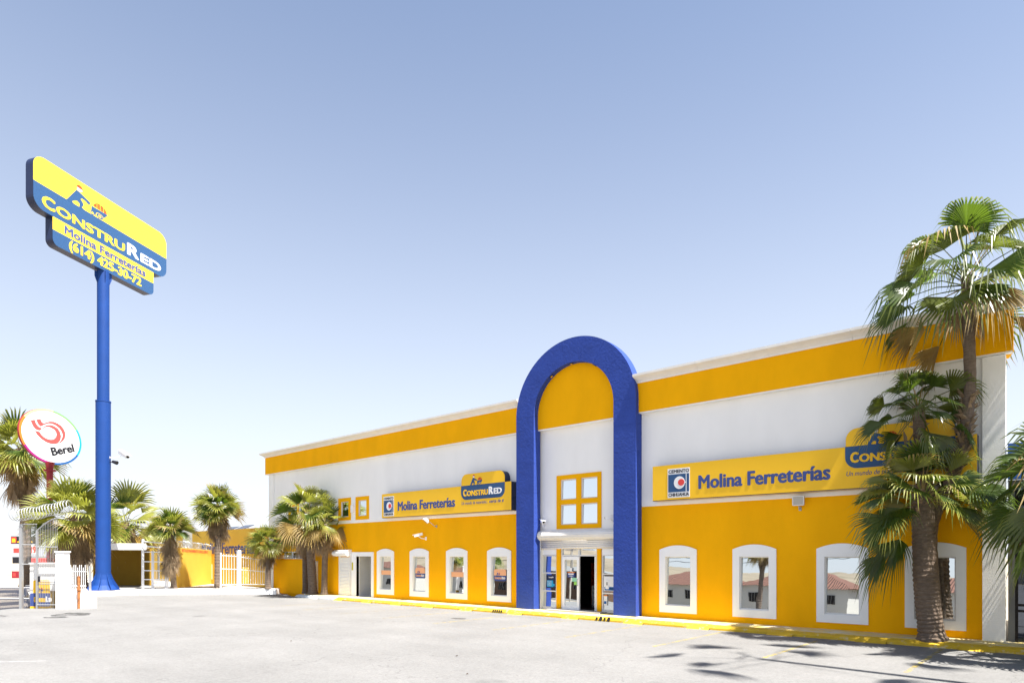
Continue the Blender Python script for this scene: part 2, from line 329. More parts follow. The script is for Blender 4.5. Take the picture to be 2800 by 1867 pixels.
for i in range(13):
    x = -28.4+i*2.85; mb.add([(x, -5.9, -.146), (x+.10, -5.9, -.146), (x+.10, -1.45, -.146), (x, -1.45, -.146)], [(0, 1, 2, 3)])
tag(mb.build('bay_lines', M['line']), kind='structure')
mb = MB(); mb.add([(-18.3, -17.9, -.146), (-18.25, -18.0, -.146), (-17.2, -16.8, -.146), (-17.28, -16.72, -.146)], [(0, 1, 2, 3)]); tag(mb.build('white_line', M['lineW']), kind='structure')
def blob(cx_, cy_, r, sd_, z=-.1455):
    rn = random.Random(sd_); p = [(cx_+r*(1+.35*math.sin(3*a+sd_)+rn.uniform(-.2, .2))*math.cos(a), cy_+r*.8*(1+rn.uniform(-.25, .25))*math.sin(a), z) for a in [i*math.pi/9 for i in range(18)]]
    return [(cx_, cy_, z)]+p, [(0, i+1, (i+1) % 18+1) for i in range(18)]
mb = MB()
for k, (x, y, r) in enumerate(((-30.6, -13.1, .8), (-29.6, -13.9, .5), (-31.8, -15.5, .7), (-17.6, -4.0, .3))): mb.add(*blob(x, y, r, k, -.1455+k*.0002))
tag(mb.build('oil_stains', M['oil']), kind='stuff')
for k, (x, y) in enumerate(((-11.05, -10.42), (-9.2, -11.9), (-16.4, -11.6))):
    h = MB(); r_ = .035-.008*k; h.add([(x-r_, y, -.147), (x, y-r_*.6, -.13), (x+r_, y+.01, -.12), (x+.01, y+r_, -.146), (x, y, -.14)], [(0, 1, 4), (1, 2, 4), (2, 3, 4), (3, 0, 4)])
    tag(h.build('dry_leaf', M['boots']), ('curled brown leaf lying on the pale asphalt, the largest of three', 'tiny brown leaf on the asphalt nearest the camera', 'tiny brown leaf on the asphalt farther along the lot')[k], 'leaf', 'dry leaves on the asphalt')
def dark_hole(x, r, rz=0):
    h = MB(); pts = arc(x, -.06, r, r*1.15, 0, 360, 8)[:-1]; fr = Fr((0, -1.285, 0), (1, 0, 0), (0, .45, 1), (0, -.9, .4)); h.prism(fr, [[(a, b_-.002) for a, b_ in pts]], 0, .012)
    return h.build('drain_hole', M['dark'], kerb)
for i in range(5): dark_hole(-18.38+i*.115, .045)
for i in range(4): dark_hole(-13.25+i*.17, .05+.02*(i % 2))

# ------------------------------------------------------------------ the store building
B = thing('store_building', 'long yellow and white hardware store with a blue entrance arch and white cornice', 'building', (-20, 0, 0))
WC = [-27.28, -24.60, -21.93, -19.25, -10.72, -8.03, -5.41, -3.07]      # window centres
WW = [.475]*8
def whole(c): return (c-.53, c+.53, .38, 2.25)
mb = MB()
panel(mb, 0, -39.1, -17.4, -.3, 4.0, [whole(c) for c in WC[:4]]+[(-29.85, -28.47, -.02, 2.19), (-37.42, -34.95, 2.03, 2.45)])
mb.build('lower_wall', M['yellow'], B); mb = MB()
panel(mb, 0, -12.6, -1.95, -.3, 4.0, [whole(c) for c in WC[4:]])
mb.build('lower_wall', M['yellow'], B)
SQ = [(-29.31, 4.80), (-30.96, 4.81), (-36.35, 4.81)]
mb = MB()
panel(mb, 0, -39.1, -17.4, 4.0, 8.6, [(c-.4, c+.4, z-.45, z+.45) for c, z in SQ]); panel(mb, 0, -12.6, -1.6, 4.0, 8.6)
mb.box(-17.4, -17.38, 0, .4, 0, 8.6); mb.box(-12.62, -12.6, 0, .4, 0, 8.6)
panel(mb, .1, -17.4, -12.6, 2.5, 8.2, [(a, a+.80, z, z+.84) for a in (-15.96, -14.95) for z in (3.45, 4.46)])
mb.box(-39.1, -39.0, 0, 22, -.3, 8.6); mb.prism(WLD, [[(-1.7, .1), (-1.56, .1), (-5.0, 22), (-5.15, 22)]], -.3, 8.6); mb.box(-39.1, -5.1, 21.9, 22, -.3, 8.6); mb.prism(WLD, [[(-39, .02), (-1.72, .02), (-5.1, 21.9), (-39, 21.9)]], 8.2, 8.3)
mb.build('upper_wall', M['white'], B)
mb = MB(); mb.box(-39.24, -38.66, -.09, .1, -.15, 7.37); mb.build('corner_pillar', M['white'], B)
mb = MB(); mb.box(-2.0, -1.52, -.14, .1, -.15, 7.37); mb.build('corner_pillar', M['white'], B)
mb = MB(); mb.box(-16.35, -13.75, -.42, .3, 0.001, .055); mb.build('step', M['concrete'], B)
# fascia, soffit, cornice
mb = MB(); AL, AR = -17.80, -12.26
mb.box(-39.46, AL, -.22, .0, 7.42, 8.48); mb.box(-39.46, -39.1, 0, 22, 7.42, 8.48); mb.build('fascia', M['yellow'], B); mb = MB(); mb.box(AR, -1.36, -.22, .0, 7.42, 8.48); mb.prism(WLD, [[(-1.6, 0), (-1.36, 0), (-1.5, .6), (-1.7, .6)]], 7.42, 8.48)
mb.build('fascia', M['yellow'], B)
mb = MB(); mb.box(-39.45, AL, -.21, -.003, 7.385, 7.418); mb.box(AR, -1.37, -.21, -.003, 7.385, 7.418); mb.box(-39.45, -39.1, 0, 22, 7.385, 7.418); mb.box(-16.97, -13.1, -.14, .098, 7.36, 7.40)
mb.build('soffit', M['white'], B)
mb = MB(); prof = [(-.225, 8.47), (-.26, 8.47), (-.27, 8.53), (-.31, 8.56), (-.35, 8.60), (-.42, 8.64), (-.46, 8.66), (-.50, 8.68), (-.50, 8.76), (.05, 8.76), (.05, 8.6)]
for xa, xb in ((-39.74, AL), (AR, -1.1)):
    if xa > -30: mb = MB()
    x = xa
    while x < xb-.01:
        x2 = min(x+2.4, xb); q = len(prof); a_, b_ = x+(.006 if x > xa else 0), x2
        def sx(xx, y): return xx+(-(y+.225)*0)
        vs = []
        for xx in (a_, b_):
            for y, z in prof:
                ex = 0
                if xx == xa and xa < -30: ex = .275+min(0, y+.225)   # mitred left return
                vs.append((xx+ex, y, z))
        mb.add(vs, [(i, q+i, q+(i+1) % q, (i+1) % q) for i in range(q)]+[tuple(range(q))[::-1], tuple(range(q, 2*q))]); x = x2
    mb.build('cornice', M['cornice'], B)
mb = MB(); q = len(prof); vs = [(-39.46+min(.05, y+.225), yy, z) for yy in (0, 22) for y, z in prof]
mb.add(vs, [(i, q+i, q+(i+1) % q, (i+1) % q) for i in range(q)])
mb.build('cornice', M['cornice'], B)
# arch
CX, CZ, RO, RI, KZ = -15.03, 7.93, 2.865, 1.915, .975
mb = MB(); YB = -.004; g_ = .006
def vblock(a0, a1, y0=-.42):
    n_ = 6; o_ = arc(CX, CZ, RO, RO*KZ, a0, a1, n_); i_ = arc(CX, CZ, RI, RI*KZ*.985, a0, a1, n_)
    mb.prism(FAC, [o_+i_[::-1]], -YB, -y0)
angs = [0, 18, 38, 58, 79, 100, 121, 141, 160, 180]
for i in range(len(angs)-1): vblock(angs[i]+.10, angs[i+1]-.10)
zs = [-.15, 1.2, 2.4, 3.6, 4.8, 6.0, 7.0, 7.93]
for s in (-1, 1):
    for i in range(len(zs)-1):
        a, b_ = (CX-RO, CX-RI) if s < 0 else (CX+RI, CX+RO); mb.box(a, b_, -.42, YB, zs[i], zs[i+1]-g_)
n_ = 40; o_ = arc(CX, CZ, RO-.008, (RO-.008)*KZ, 0, 180, n_); i_ = arc(CX, CZ, RI+.008, (RI+.008)*KZ*.985, 0, 180, n_)
mb.prism(FAC, [[(CX+RO-.008, 0)]+o_+[(CX-RO+.008, 0), (CX-RI-.008, 0)]+i_[::-1]+[(CX+RI+.008, 0)]], -YB+.01, .412)
arch = mb.build('entrance_arch', M['blue'], B)
for a in (93, 58, 125):
    p = (CX+RI*math.cos(R(a)), CZ+RI*KZ*.985*math.sin(R(a))); e = (-math.sin(R(a)), math.cos(R(a)), math.cos(R(a)), math.sin(R(a)))
    h = MB(); fr = Fr((p[0], -.30, p[1]), (e[0], 0, e[1]), (0, 1, 0), (-e[2], 0, -e[3])); h.fbox(fr, -.07, .07, -.05, .05, -.004, .03); h.m = 1; h.fbox(fr, -.045, .045, -.03, .03, .03, .034)
    h.build('spotlight', [M['dark_blue'], M['face']], arch)
mb = MB(); i_ = arc(CX, CZ, RI+.02, (RI+.02)*KZ*.985, 0, 180, 40); mb.prism(FAC, [[(CX+RI+.02, 7.403)]+i_+[(CX-RI-.02, 7.403)]], -.3, .15); mb.build('tympanum', M['yellow'], B)

def tilted_pane(name, x0, x1, z0, z1, y, par, m, tilt=2.2):
    dz = (z1-z0)*math.tan(R(tilt)); h = MB(); h.add([(x0, y, z0), (x1, y, z0), (x1, y+dz, z1), (x0, y+dz, z1)], [(0, 1, 2, 3)])
    h.add([(x0, y+dz+.03, z0), (x1, y+dz+.03, z0), (x1, y+dz+.03, z1), (x0, y+dz+.03, z1)], [(3, 2, 1, 0)])
    return h.build(name, m, par)
def logo_man(parts, fr, S):    # S maps drawing coordinates to the plane; parts: navy, white, red, yellow builders
    body = [(605, 607), (705, 325), (735, 328), (848, 385), (852, 422), (825, 440), (800, 415), (765, 412), (748, 435), (775, 480), (780, 515), (762, 565), (790, 592), (735, 597), (738, 530), (715, 510), (690, 530), (660, 575), (680, 605)]
    parts[0].prism(fr, [[S(*p) for p in body]], 0, .004)
    parts[0].prism(fr, [[S(*p) for p in ((865, 425), (1048, 400), (990, 530), (968, 545), (900, 545), (862, 505))]], 0, .004)
    parts[0].prism(fr, [[S(*p) for p in ((862, 500), (850, 560), (875, 580), (905, 545), (895, 540), (875, 565), (862, 553), (872, 505))]], 0, .004)
    parts[1].prism(fr, [[S(*p) for p in ((712, 264), (768, 264), (764, 300), (742, 322), (714, 312))]], 0, .004)
    parts[2].prism(fr, [[S(*p) for p in [(774, 268)]+[(740+32*math.cos(R(a)), 262-54*math.sin(R(a))) for a in range(0, 181, 20)]]], 0, .004)
    for i in range(4):
        for j in range(3):
            x0, x1 = 890+i*37, 890+i*37+32; y1 = 402-j*34; y0 = y1-29
            cl = lambda x, y: (x, max(y, 402-math.sqrt(max(0, 1-((x-963)/76)**2))*103))
            q_ = [cl(x0, y1), cl(x1, y1), cl(x1, y0), cl(x0, y0)]
            if abs(q_[0][1]-q_[3][1])+abs(q_[1][1]-q_[2][1]) > 8: parts[3].prism(fr, [[S(*p) for p in q_]], 0, .004)
    w_ = lambda r: [(955+r*math.cos(R(a)), 522-r*1.15*math.sin(R(a))) for a in range(0, 360, 30)]
    parts[4].prism(fr, [[S(*p) for p in w_(44)]], 0, .0055); parts[0].prism(fr, [[S(*p) for p in w_(37)]], 0, .007); parts[4].prism(fr, [[S(*p) for p in w_(18)]], 0, .0085)
def wordmark(my, mw, fr, x0, x1, base, cap, slope=0., c=.006):      # small capitals: C ONSTRU R ED
    W_ = x1-x0; f = lambda t_: x0+W_*t_; o = .045
    for (bdy, a, b_, k, m_) in (('C', 0, .095, 1, my), ('ONSTRU', .10, .655, .78, my), ('R', .675, .785, 1.12, mw), ('ED', .80, 1, .85, mw)):
        letters(m_, fr, bdy, f(a), f(b_), base+slope*(f(a)-x0), cap*k, c, o, 0, slope)
def sticker_logo(par, cx_, cz, w_, y):        # small logo plate on a window
    fr = Fr((cx_, y, cz), (w_/2, 0, 0), (0, 0, w_/2), (0, -1, 0)); a = MB()
    a.prism(fr, [rrect(-1, 1, -.05, .72, .28, corners='cd')], 0, .004); s1 = a.build('sticker', M['peach'], par)
    a = MB(); a.prism(fr, [rrect(-1, 1, -.72, -.055, .3, corners='ab')], 0, .004)
    S = lambda x, y_: ((x-270)/775-1, (640-.1065*(x-270)-y_)/775-.03)
    P = [a, MB(), MB(), MB(), MB()]; f2 = Fr(fr(0, 0, .004), fr.u, fr.v, fr.w); logo_man(P, f2, S)
    yl, wh = MB(), P[1]; wordmark(yl, wh, f2, -.86, .86, -.48, .27, 0, .004)
    P[2].V, P[2].F, P[2].I  # red cap
    a.build('sticker', M['navy2'], par); wh.build('sticker', M['facew'], par); P[3].add(P[2].V, P[2].F); P[3].build('sticker', M['orange'], par); yl.add(P[4].V, P[4].F); yl.build('sticker', M['peach'], par)
for k, c in enumerate(WC):
    h = MB(); top_ = [(c+.71-1.42*i/12, 2.42+.155*(1-(2*i/12-1)**2)) for i in range(13)]
    h.prism(FAC, [[(c-.71, .20), (c+.71, .20)]+top_, [(c-.48, .45), (c-.48, 2.18), (c+.48, 2.18), (c+.48, .45)]], -.13, .035)
    wd = h.build('window', M['trim'], B)
    h = MB(); h.prism(FAC, [rect(c-.48, c+.48, .45, 2.18), rect(c-.445, c+.445, .49, 2.15)[::-1]], -.12, -.035); h.build('sash', M['frame'], wd)
    tilted_pane('pane', c-.45, c+.45, .48, 2.16, .055, wd, M['glass'])
    if k in (1, 3): sticker_logo(wd, c+.0, 1.36, .72, .048)
    if k in (0, 2): h = MB(); h.fbox(FAC, c-.44, c+.44, 1.22, 1.45, -.075, -.066); h.build('sticker', M['peach'], wd)
for c, z in SQ:
    h = MB(); h.prism(FAC, [rect(c-.61, c+.61, z-.63, z+.62), rect(c-.38, c+.38, z-.43, z+.42)[::-1]], -.10, .02); wd = h.build('window', M['yellow'], B)
    h = MB(); h.prism(FAC, [rect(c-.38, c+.38, z-.43, z+.42), rect(c-.33, c+.33, z-.39, z+.38)[::-1]], -.12, -.03); h.build('sash', M['frame'], wd)
    tilted_pane('pane', c-.34, c+.34, z-.40, z+.39, .06, wd, M['glass'], .5)
# tall window over the entrance
h = MB(); hs = [rect(a, a+.78, z, z+.82)[::-1] for a in (-15.95, -14.94) for z in (3.46, 4.47)]
h.prism(Fr((0, .1, 0), (1, 0, 0), (0, 0, 1), (0, -1, 0)), [rect(-16.15, -13.98, 3.29, 5.46)]+hs, -.10, .03); wd = h.build('window', M['yellow'], B)
for a in (-15.95, -14.94):
    for z in (3.46, 4.47):
        h = MB(); h.prism(FAC, [rect(a, a+.78, z, z+.82), rect(a+.04, a+.74, z+.04, z+.78)[::-1]], -.22, -.12); h.build('sash', M['frame'], wd)
        tilted_pane('pane', a+.03, a+.75, z+.03, z+.79, .16, wd, M['skyglass'], 1.5)
# strip window low on the left and its white frame
h = MB(); h.prism(FAC, [rect(-37.42, -34.93, 2.02, 2.46)]+[rect(a, a+.78, 2.06, 2.42)[::-1] for a in (-37.38, -36.56, -35.74)], -.08, .02); wd = h.build('window', M['trim'], B)
tilted_pane('pane', -37.4, -34.96, 2.05, 2.43, .04, wd, M['glass'], .5)
# yellow sliding panel with white posts
h = MB(); h.box(-38.7, -35.03, -.08, -.003, -.1, 1.93); h.build('yard_door', M['yellow'], B)
h = MB(); h.box(-35.02, -34.90, -.12, .0, -.12, 2.03); h.build('door_post', M['trim'], B)
h = MB(); h.box(-33.80, -33.66, -.12, .0, -.12, 1.90); h.build('door_post', M['trim'], B)
# service door
h = MB(); h.prism(FAC, [[(-30.28, -.02), (-29.85, -.02), (-29.85, 2.18), (-28.48, 2.18), (-28.48, -.02), (-28.28, -.02), (-28.28, 2.41), (-30.28, 2.41)]], -.2, .04); h.build('door_frame', M['trim'], B)
h = MB()
for i in range(11):
    for j in range(5):
        x0 = -29.95+(i % 2)*-.2+j*.42; z0 = -.02+i*.205
        h.box(max(-29.9, x0), min(-28.42, x0+.413), .9, 1.0, z0, z0+.198)
h.box(-29.9, -28.4, .915, 1.0, -.02, 2.2); h.box(-29.9, -29.86, .2, 1.0, -.02, 2.2); h.box(-28.46, -28.42, .2, 1.0, -.02, 2.2); h.box(-29.9, -28.42, .2, 1.0, 2.19, 2.22); h.box(-29.9, -28.42, .01, 1.0, -.05, -.001)
bw = h.build('passage_wall', M['passage'], B)
h = MB(); h.box(-29.60, -29.40, .885, .895, 1.35, 1.85); h.build('sticker', M['sticker_y'], bw); h = MB(); h.box(-29.60, -29.40, .885, .895, .95, 1.32); h.m = 1; h.box(-29.56, -29.44, .88, .884, 1.1, 1.22); h.build('sticker', [M['sticker_c'], M['facew']], bw)
h = MB(); h.box(-30.22, -30.10, -.05, -.041, 1.42, 1.85); h.build('sticker', M['sticker_y'], B)
# small roller shutter with its housing
h = MB()
for i in range(27): h.prism(Fr((-31.36, 0, i*.08-.02), (0, -1, 0), (0, 0, 1), (1, 0, 0)), [[(.0, 0), (.045, .012), (.06, .04), (.045, .066), (.0, .078)]], 0, 1.0)
h.m = 1; h.box(-31.42, -31.35, -.09, 0, -.02, 2.18); h.box(-30.37, -30.30, -.09, 0, -.02, 2.18); sh = h.build('roller_shutter', [M['trim'], M['frame']], B)
h = MB(); h.prism(Fr((-31.65, 0, 2.18), (0, -1, 0), (0, 0, 1), (1, 0, 0)), [[(0, 0)]+arc(.20, .17, .2, .17, -90, 60, 8)+[(.18, .37), (0, .37)]], 0, 1.36); h.build('shutter_housing', M['whitemetal'], sh)
h = MB(); h.box(-30.20, -29.98, -.14, 0, 4.58, 4.98); h.box(-30.18, -30.0, -.15, -.14, 4.62, 4.94); h.build('meter_box', M['trim'], B)

# ---- entrance
EN = Fr((0, .12, 0), (1, 0, 0), (0, 0, 1), (0, -1, 0))
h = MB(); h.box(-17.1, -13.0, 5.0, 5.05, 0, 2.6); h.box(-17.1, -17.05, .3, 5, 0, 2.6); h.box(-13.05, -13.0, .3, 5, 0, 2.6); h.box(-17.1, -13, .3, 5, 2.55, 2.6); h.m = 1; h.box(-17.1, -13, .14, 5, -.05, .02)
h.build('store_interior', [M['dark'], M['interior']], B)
for x0, x1, y0, z1, mm in ((-16.6, -15.2, 3.2, 1.9, 'orange'), (-15.1, -14.5, 4.0, 2.1, 'bluev'), (-14.4, -13.4, 3.0, 1.2, 'beige'), (-15.6, -14.6, 1.8, .95, 'frame')):
    h = MB()
    for k in range(5): h.box(x0, x1, y0, y0+.4, .1+k*z1/5, .1+k*z1/5+.03)
    h.box(x0, x0+.04, y0, y0+.4, .02, z1); h.box(x1-.04, x1, y0, y0+.4, .02, z1)
    for k in range(4):
        for j in range(6): h.box(x0+.06+j*(x1-x0-.1)/6, x0+.03+(j+.85)*(x1-x0-.1)/6, y0+.05, y0+.3, .13+k*z1/5, .13+k*z1/5+z1/5*(.5+.3*((j*k) % 3)/2))
    h.build('shelf', M[mm], B)
h = MB(); h.fbox(EN, -16.95, -16.16, 2.25, 2.52, -.1, .02); h.fbox(EN, -13.97, -13.1, 2.25, 2.56, -.1, .02); h.build('lintel_panel', M['trim'], B)
for a, b_ in ((-16.15, -15.94), (-14.17, -13.99)):
    h = MB(); h.fbox(EN, a, b_, 0, 2.56, -.1, .06); h.build('pilaster', M['yellow'], B)
def lattice_frame(par, name, x0, x1, z0, z1, zc, t_=.045, bottom=.12):
    h = MB(); zz = [z0+bottom]+zc+[z1-t_]; hl = [rect(x0+t_, x1-t_, a+(t_/2 if i else 0), b_-(t_/2 if i < len(zz)-2 else 0))[::-1] for i, (a, b_) in enumerate(zip(zz[:-1], zz[1:]))]
    h.prism(EN, [rect(x0, x1, z0, z1)]+hl, -.05, .02); o = h.build(name, M['frame'], par)
    for a, b_ in zip(zz[:-1], zz[1:]): tilted_pane('pane', x0+.03, x1-.03, a, b_, .15, o, M['glass'], 1.9)
    return o
sl = lattice_frame(B, 'side_window', -16.94, -16.16, .0, 2.24, [.76, 1.50]); sr = lattice_frame(B, 'side_window', -13.97, -13.12, .02, 2.25, [.77, 1.50])
PO = Fr((0, .128, 0), (1, 0, 0), (0, 0, 1), (0, -1, 0))
h = MB(); h.prism(PO, [rrect(-16.72, -16.24, .88, 1.42, .08, corners='bc')], 0, .006); po = h.build('poster', M['dark_blue'], sl)
# (level three: printed pieces live in the poster's siblings)
h = MB(); h.fbox(PO, -16.68, -16.36, .93, 1.20, .006, .010); h.fbox(PO, -16.40, -16.28, .96, 1.06, .006, .009); h.build('poster_print', M['sticker_c'], sl)
h = MB(); letters(h, Fr(PO(0, 0, .006), PO.u, PO.v, PO.w), 'Tecnoplus', -16.60, -16.34, 1.29, .06, .004, .02, 0, .08)
for i, s_ in enumerate(('Realiza aquí', 'tus pagos y', 'recargas de', 'tiempo aire', 'y servicios')): letters(h, Fr(PO(0, 0, .010), PO.u, PO.v, PO.w), s_, -16.66, -16.44, 1.155-i*.045, .022, .003, .01)
h.build('poster_print', M['facew'], sl)
h = MB(); h.fbox(PO, -13.90, -13.30, .86, 1.42, 0, .006); h.m = 1; h.fbox(PO, -13.86, -13.34, .88, 1.02, .006, .009); h.m = 0; h.prism(PO, [rrect(-13.82, -13.66, .93, 1.28, .03)], .009, .02); h.m = 2; h.fbox(PO, -13.76, -13.72, 1.08, 1.2, .02, .024)
letters(h, Fr(PO(0, 0, .009), PO.u, PO.v, PO.w), 'Rotoplas', -13.62, -13.36, .93, .05, .004, .02)
h.build('poster', [M['facew'], M['bluev'], M['black']], sr)
h = MB(); h.fbox(PO, -13.90, -13.74, .30, .66, 0, .006); h.m = 1; h.fbox(PO, -13.90, -13.74, .66, .70, 0, .006); h.m = 2; h.fbox(PO, -13.88, -13.77, .36, .46, .006, .009); h.build('poster', [M['facew'], M['orangev'], M['bluev']], sr)
# centre frame with transoms
h = MB(); h.prism(EN, [rect(-15.93, -14.18, 0, 2.60), rect(-15.88, -15.09, 2.24, 2.56)[::-1], rect(-15.02, -14.23, 2.24, 2.56)[::-1], rect(-15.86, -14.24, 0.0, 2.19)[::-1]], -.06, .02)
fr_ = h.build('door_frame', M['frame'], B)
for a in (-15.89, -15.03):
    tilted_pane('pane', a, a+.81, 2.24, 2.56, .155, fr_, M['skyglass'], 1.5)
    h = MB(); h.prism(PO, [rrect(a+.16, a+.65, 2.47, 2.6, .05, corners='ab')], 0, .005); h.build('sticker', M['navy2'], fr_)
    h = MB(); my, mw = MB(), MB(); wordmark(my, mw, PO, a+.20, a+.61, 2.485, .07, 0, .008); my.build('sticker', M['orangev'], fr_); mw.build('sticker', M['facew'], fr_)
    h = MB(); letters(h, PO, 'Un mundo de materiales... cerca de ti', a+.12, a+.68, 2.425, .022, .004, .0, .2); h.build('sticker', M['navy2'], fr_)
h = MB(); h.prism(EN, [rect(-15.86, -15.04, .04, 2.18), rect(-15.765, -15.145, .20, 2.05)[::-1]], -.05, .03); dl = h.build('door', M['trim'], B)
tilted_pane('pane', -15.78, -15.13, .19, 2.06, .125, dl, M['glass'], 1.9)
h = MB(); h.tube([(-15.09, .09, 1.02), (-15.09, .03, 1.05), (-15.09, .03, 1.27), (-15.09, .09, 1.30)], .012, 6); h.build('handle', M['steel'], dl)
PD = Fr((0, .118, 0), (1, 0, 0), (0, 0, 1), (0, -1, 0))
h = MB(); h.fbox(PD, -15.62, -15.28, 1.34, 1.52, 0, .006); h.m = 1; h.fbox(PD, -15.62, -15.28, 1.52, 1.56, 0, .006); h.m = 2; h.fbox(PD, -15.58, -15.32, 1.45, 1.50, .006, .009)
letters(h, Fr(PD(0, 0, .006), PD.u, PD.v, PD.w), 'HORARIO', -15.55, -15.35, 1.38, .035, .003, .02); h.fbox(PD, -15.50, -15.40, 1.58, 1.72, 0, .006); h.build('sticker', [M['navy2'], M['orangev'], M['facew']], dl)
h = MB(); h.fbox(PD, -15.40, -15.16, 1.18, 1.33, 0, .006); h.m = 1; h.fbox(PD, -15.30, -15.16, 1.05, 1.175, 0, .006); h.build('sticker', [M['mint'], M['green']], dl)
DR = Fr((-14.32, .16, 0), (.10, .995, 0), (0, 0, 1), (.995, -.10, 0))     # right leaf swung inwards
h = MB(); h.prism(DR, [rect(0, .80, .04, 2.18)]+[rect(a, a+.24, .22+i*.235, .22+i*.235+.205)[::-1] for i in range(8) for a in (.10, .40)], -.03, .03); dr = h.build('door', M['trim'], B)
dr['label'] = 'narrow many paned door leaf swung inwards'; dl['label'] = 'closed glass door leaf with stickers'; h = MB(); h.fbox(DR, .08, .68, .18, 2.1, -.006, .006); h.build('pane', M['glass_dark'], dr)
sl['label'] = 'side window with a dark blue poster'; sr['label'] = 'side window with a white and blue poster'
# big roller shutter above the doors
h = MB(); cy, cz = -.02, 3.03
def ridged(cyl, rr, zc_, yc_):
    n_ = 14*8; vs = []
    for x in (-17.05, -13.05):
        for i in range(n_):
            a = 2*math.pi*i/n_; r_ = rr*(1+.085*abs(math.cos(7*a))); vs.append((x, yc_+r_*math.cos(a), zc_+r_*math.sin(a)))
    h.add(vs, [(i, n_+i, n_+(i+1) % n_, (i+1) % n_) for i in range(n_)]+[tuple(range(n_))[::-1]])
ridged(h, .175, cz, cy)
for i in range(5): h.tube([(-16.95, .02, 2.84-i*.078), (-13.1, .02, 2.86-i*.072)], .036, 10)
h.box(-16.95, -13.1, .045, .06, 2.48, 2.9); sh = h.build('roller_shutter', M['cornice'], B, True)
h = MB(); h.tube([(-17.09, cy, cz), (-17.04, cy, cz)], .20, 24); h.build('shutter_end', M['rust'], sh)
h = MB(); h.box(-16.955, -16.90, -.02, .10, 0, 2.9); h.build('shutter_rail', M['frame'], sh)

# ------------------------------------------------------------------ wall signs
def cemento(par, x, z0, z1, y, wd_):
    f_ = Fr((x, y, z0), (wd_, 0, 0), (0, 0, z1-z0), (0, -1, 0)); a = MB()
    a.prism(f_, [rect(0, 1, 0, 1)], 0, .006); a.build('emblem', M['facew'], par)
    f_.o = f_(0, 0, .006); a = MB(); a.prism(f_, [rect(.03, .82, .19, .80)], 0, .004); a.prism(f_, [rect(.865, .97, .19, .80)], 0, .004); a.build('emblem', M['navy'], par)
    a = MB(); a.prism(f_, [arc(.54, .505, .25, .215, 0, 360, 28)[:-1]], .004, .007); a.prism(f_, [rect(.78, .85, .487, .52)], .004, .0065); a.build('emblem', M['facew'], par)
    a = MB(); a.prism(f_, [arc(.62, .51, .145, .115, 0, 360, 24)[:-1]], .007, .010); a.build('emblem', M['red'], par)
    a = MB(); letters(a, f_, 'CEMENTO', .04, .97, .845, .11, .004, .035); a.build('emblem', M['black'], par); a = MB(); letters(a, f_, 'CHIHUAHUA', .04, .97, .045, .11, .004, .035); a.build('emblem', M['black'], par)
def wall_sign(x0, x1, sh_, label):
    S_ = thing('wall_sign', label, 'sign', ((x0+x1)/2, 0, 4.13), 'yellow box signs on the store front')
    h = MB(); h.box(x0, x1, -.345, -.005, 4.145, 5.365); h.prism(FAC, [rrect(sh_-21.27, sh_-18.60, 5.30, 5.88, .32, corners='cd')], .005, .345)
    h.m = 1; h.box(x0+.02, x1-.02, -.33, -.01, 4.135, 4.144); hs_ = h.build('housing', [M['dark_blue'], M['beige']], S_)
    F_ = Fr((sh_, -.346, 0), (1, 0, 0), (0, 0, 1), (0, -1, 0))
    h = MB(); h.fbox(F_, x0-sh_, -21.29, 4.16, 5.37, 0, .006); h.fbox(F_, -18.60, x1-sh_, 4.16, 5.37, 0, .006); h.fbox(F_, -21.289, -18.601, 4.16, 4.735, 0, .006)
    h.prism(F_, [rrect(-21.27, -18.61, 5.375, 5.89, .32, corners='cd')], 0, .006); h.prism(F_, [rect(-21.289, -18.601, 4.737, 5.37)], 0, .0055); h.build('sign_face', M['face'], S_)
    h = MB(); h.prism(F_, [rrect(-21.285, -18.605, 4.73, 5.37, .33, corners='ab')], .006, .010)
    K = 2.68/1550; SS = lambda x, y: (-21.285+(x-270)*K, 5.37+(640-.1065*(x-270)-y)*K*.70)
    f2 = Fr(F_(0, 0, .010), F_.u, F_.v, F_.w); P = [h, MB(), MB(), MB(), MB()]; logo_man(P, f2, SS)
    h.build('logo_panel', M['navy'], S_); yl = P[4]; wordmark(yl, P[1], f2, -21.15, -18.78, 4.90, .29)
    P[1].build('logo_print', M['facew'], S_); P[2].build('logo_print', M['red'], S_); P[3].build('logo_print', M['orange'], S_); yl.build('logo_print', M['face'], S_)
    f3 = Fr(F_(0, 0, .006), F_.u, F_.v, F_.w); h = MB(); letters(h, f3, 'Molina Ferreterías', -25.84, -21.68, 4.47, .44, .006, .032); h.build('lettering', M['navy2'], S_); h = MB()
    letters(h, f3, 'Un mundo de materiales...', -21.25, -19.60, 4.52, .135, .004, .004, .22); letters(h, f3, 'cerca de ti', -19.52, -18.66, 4.525, .135, .004, .022, .22)
    h.build('lettering', M['navy2'], S_); cemento(S_, sh_-26.98, 4.22, 5.23, -.352, .83)
wall_sign(-27.13, -18.24, 0, 'long yellow shop sign left of the blue arch with its tagline uncovered')
wall_sign(-11.52, -2.09, 16.05, 'long yellow shop sign right of the blue arch, its logo half behind palm fronds')

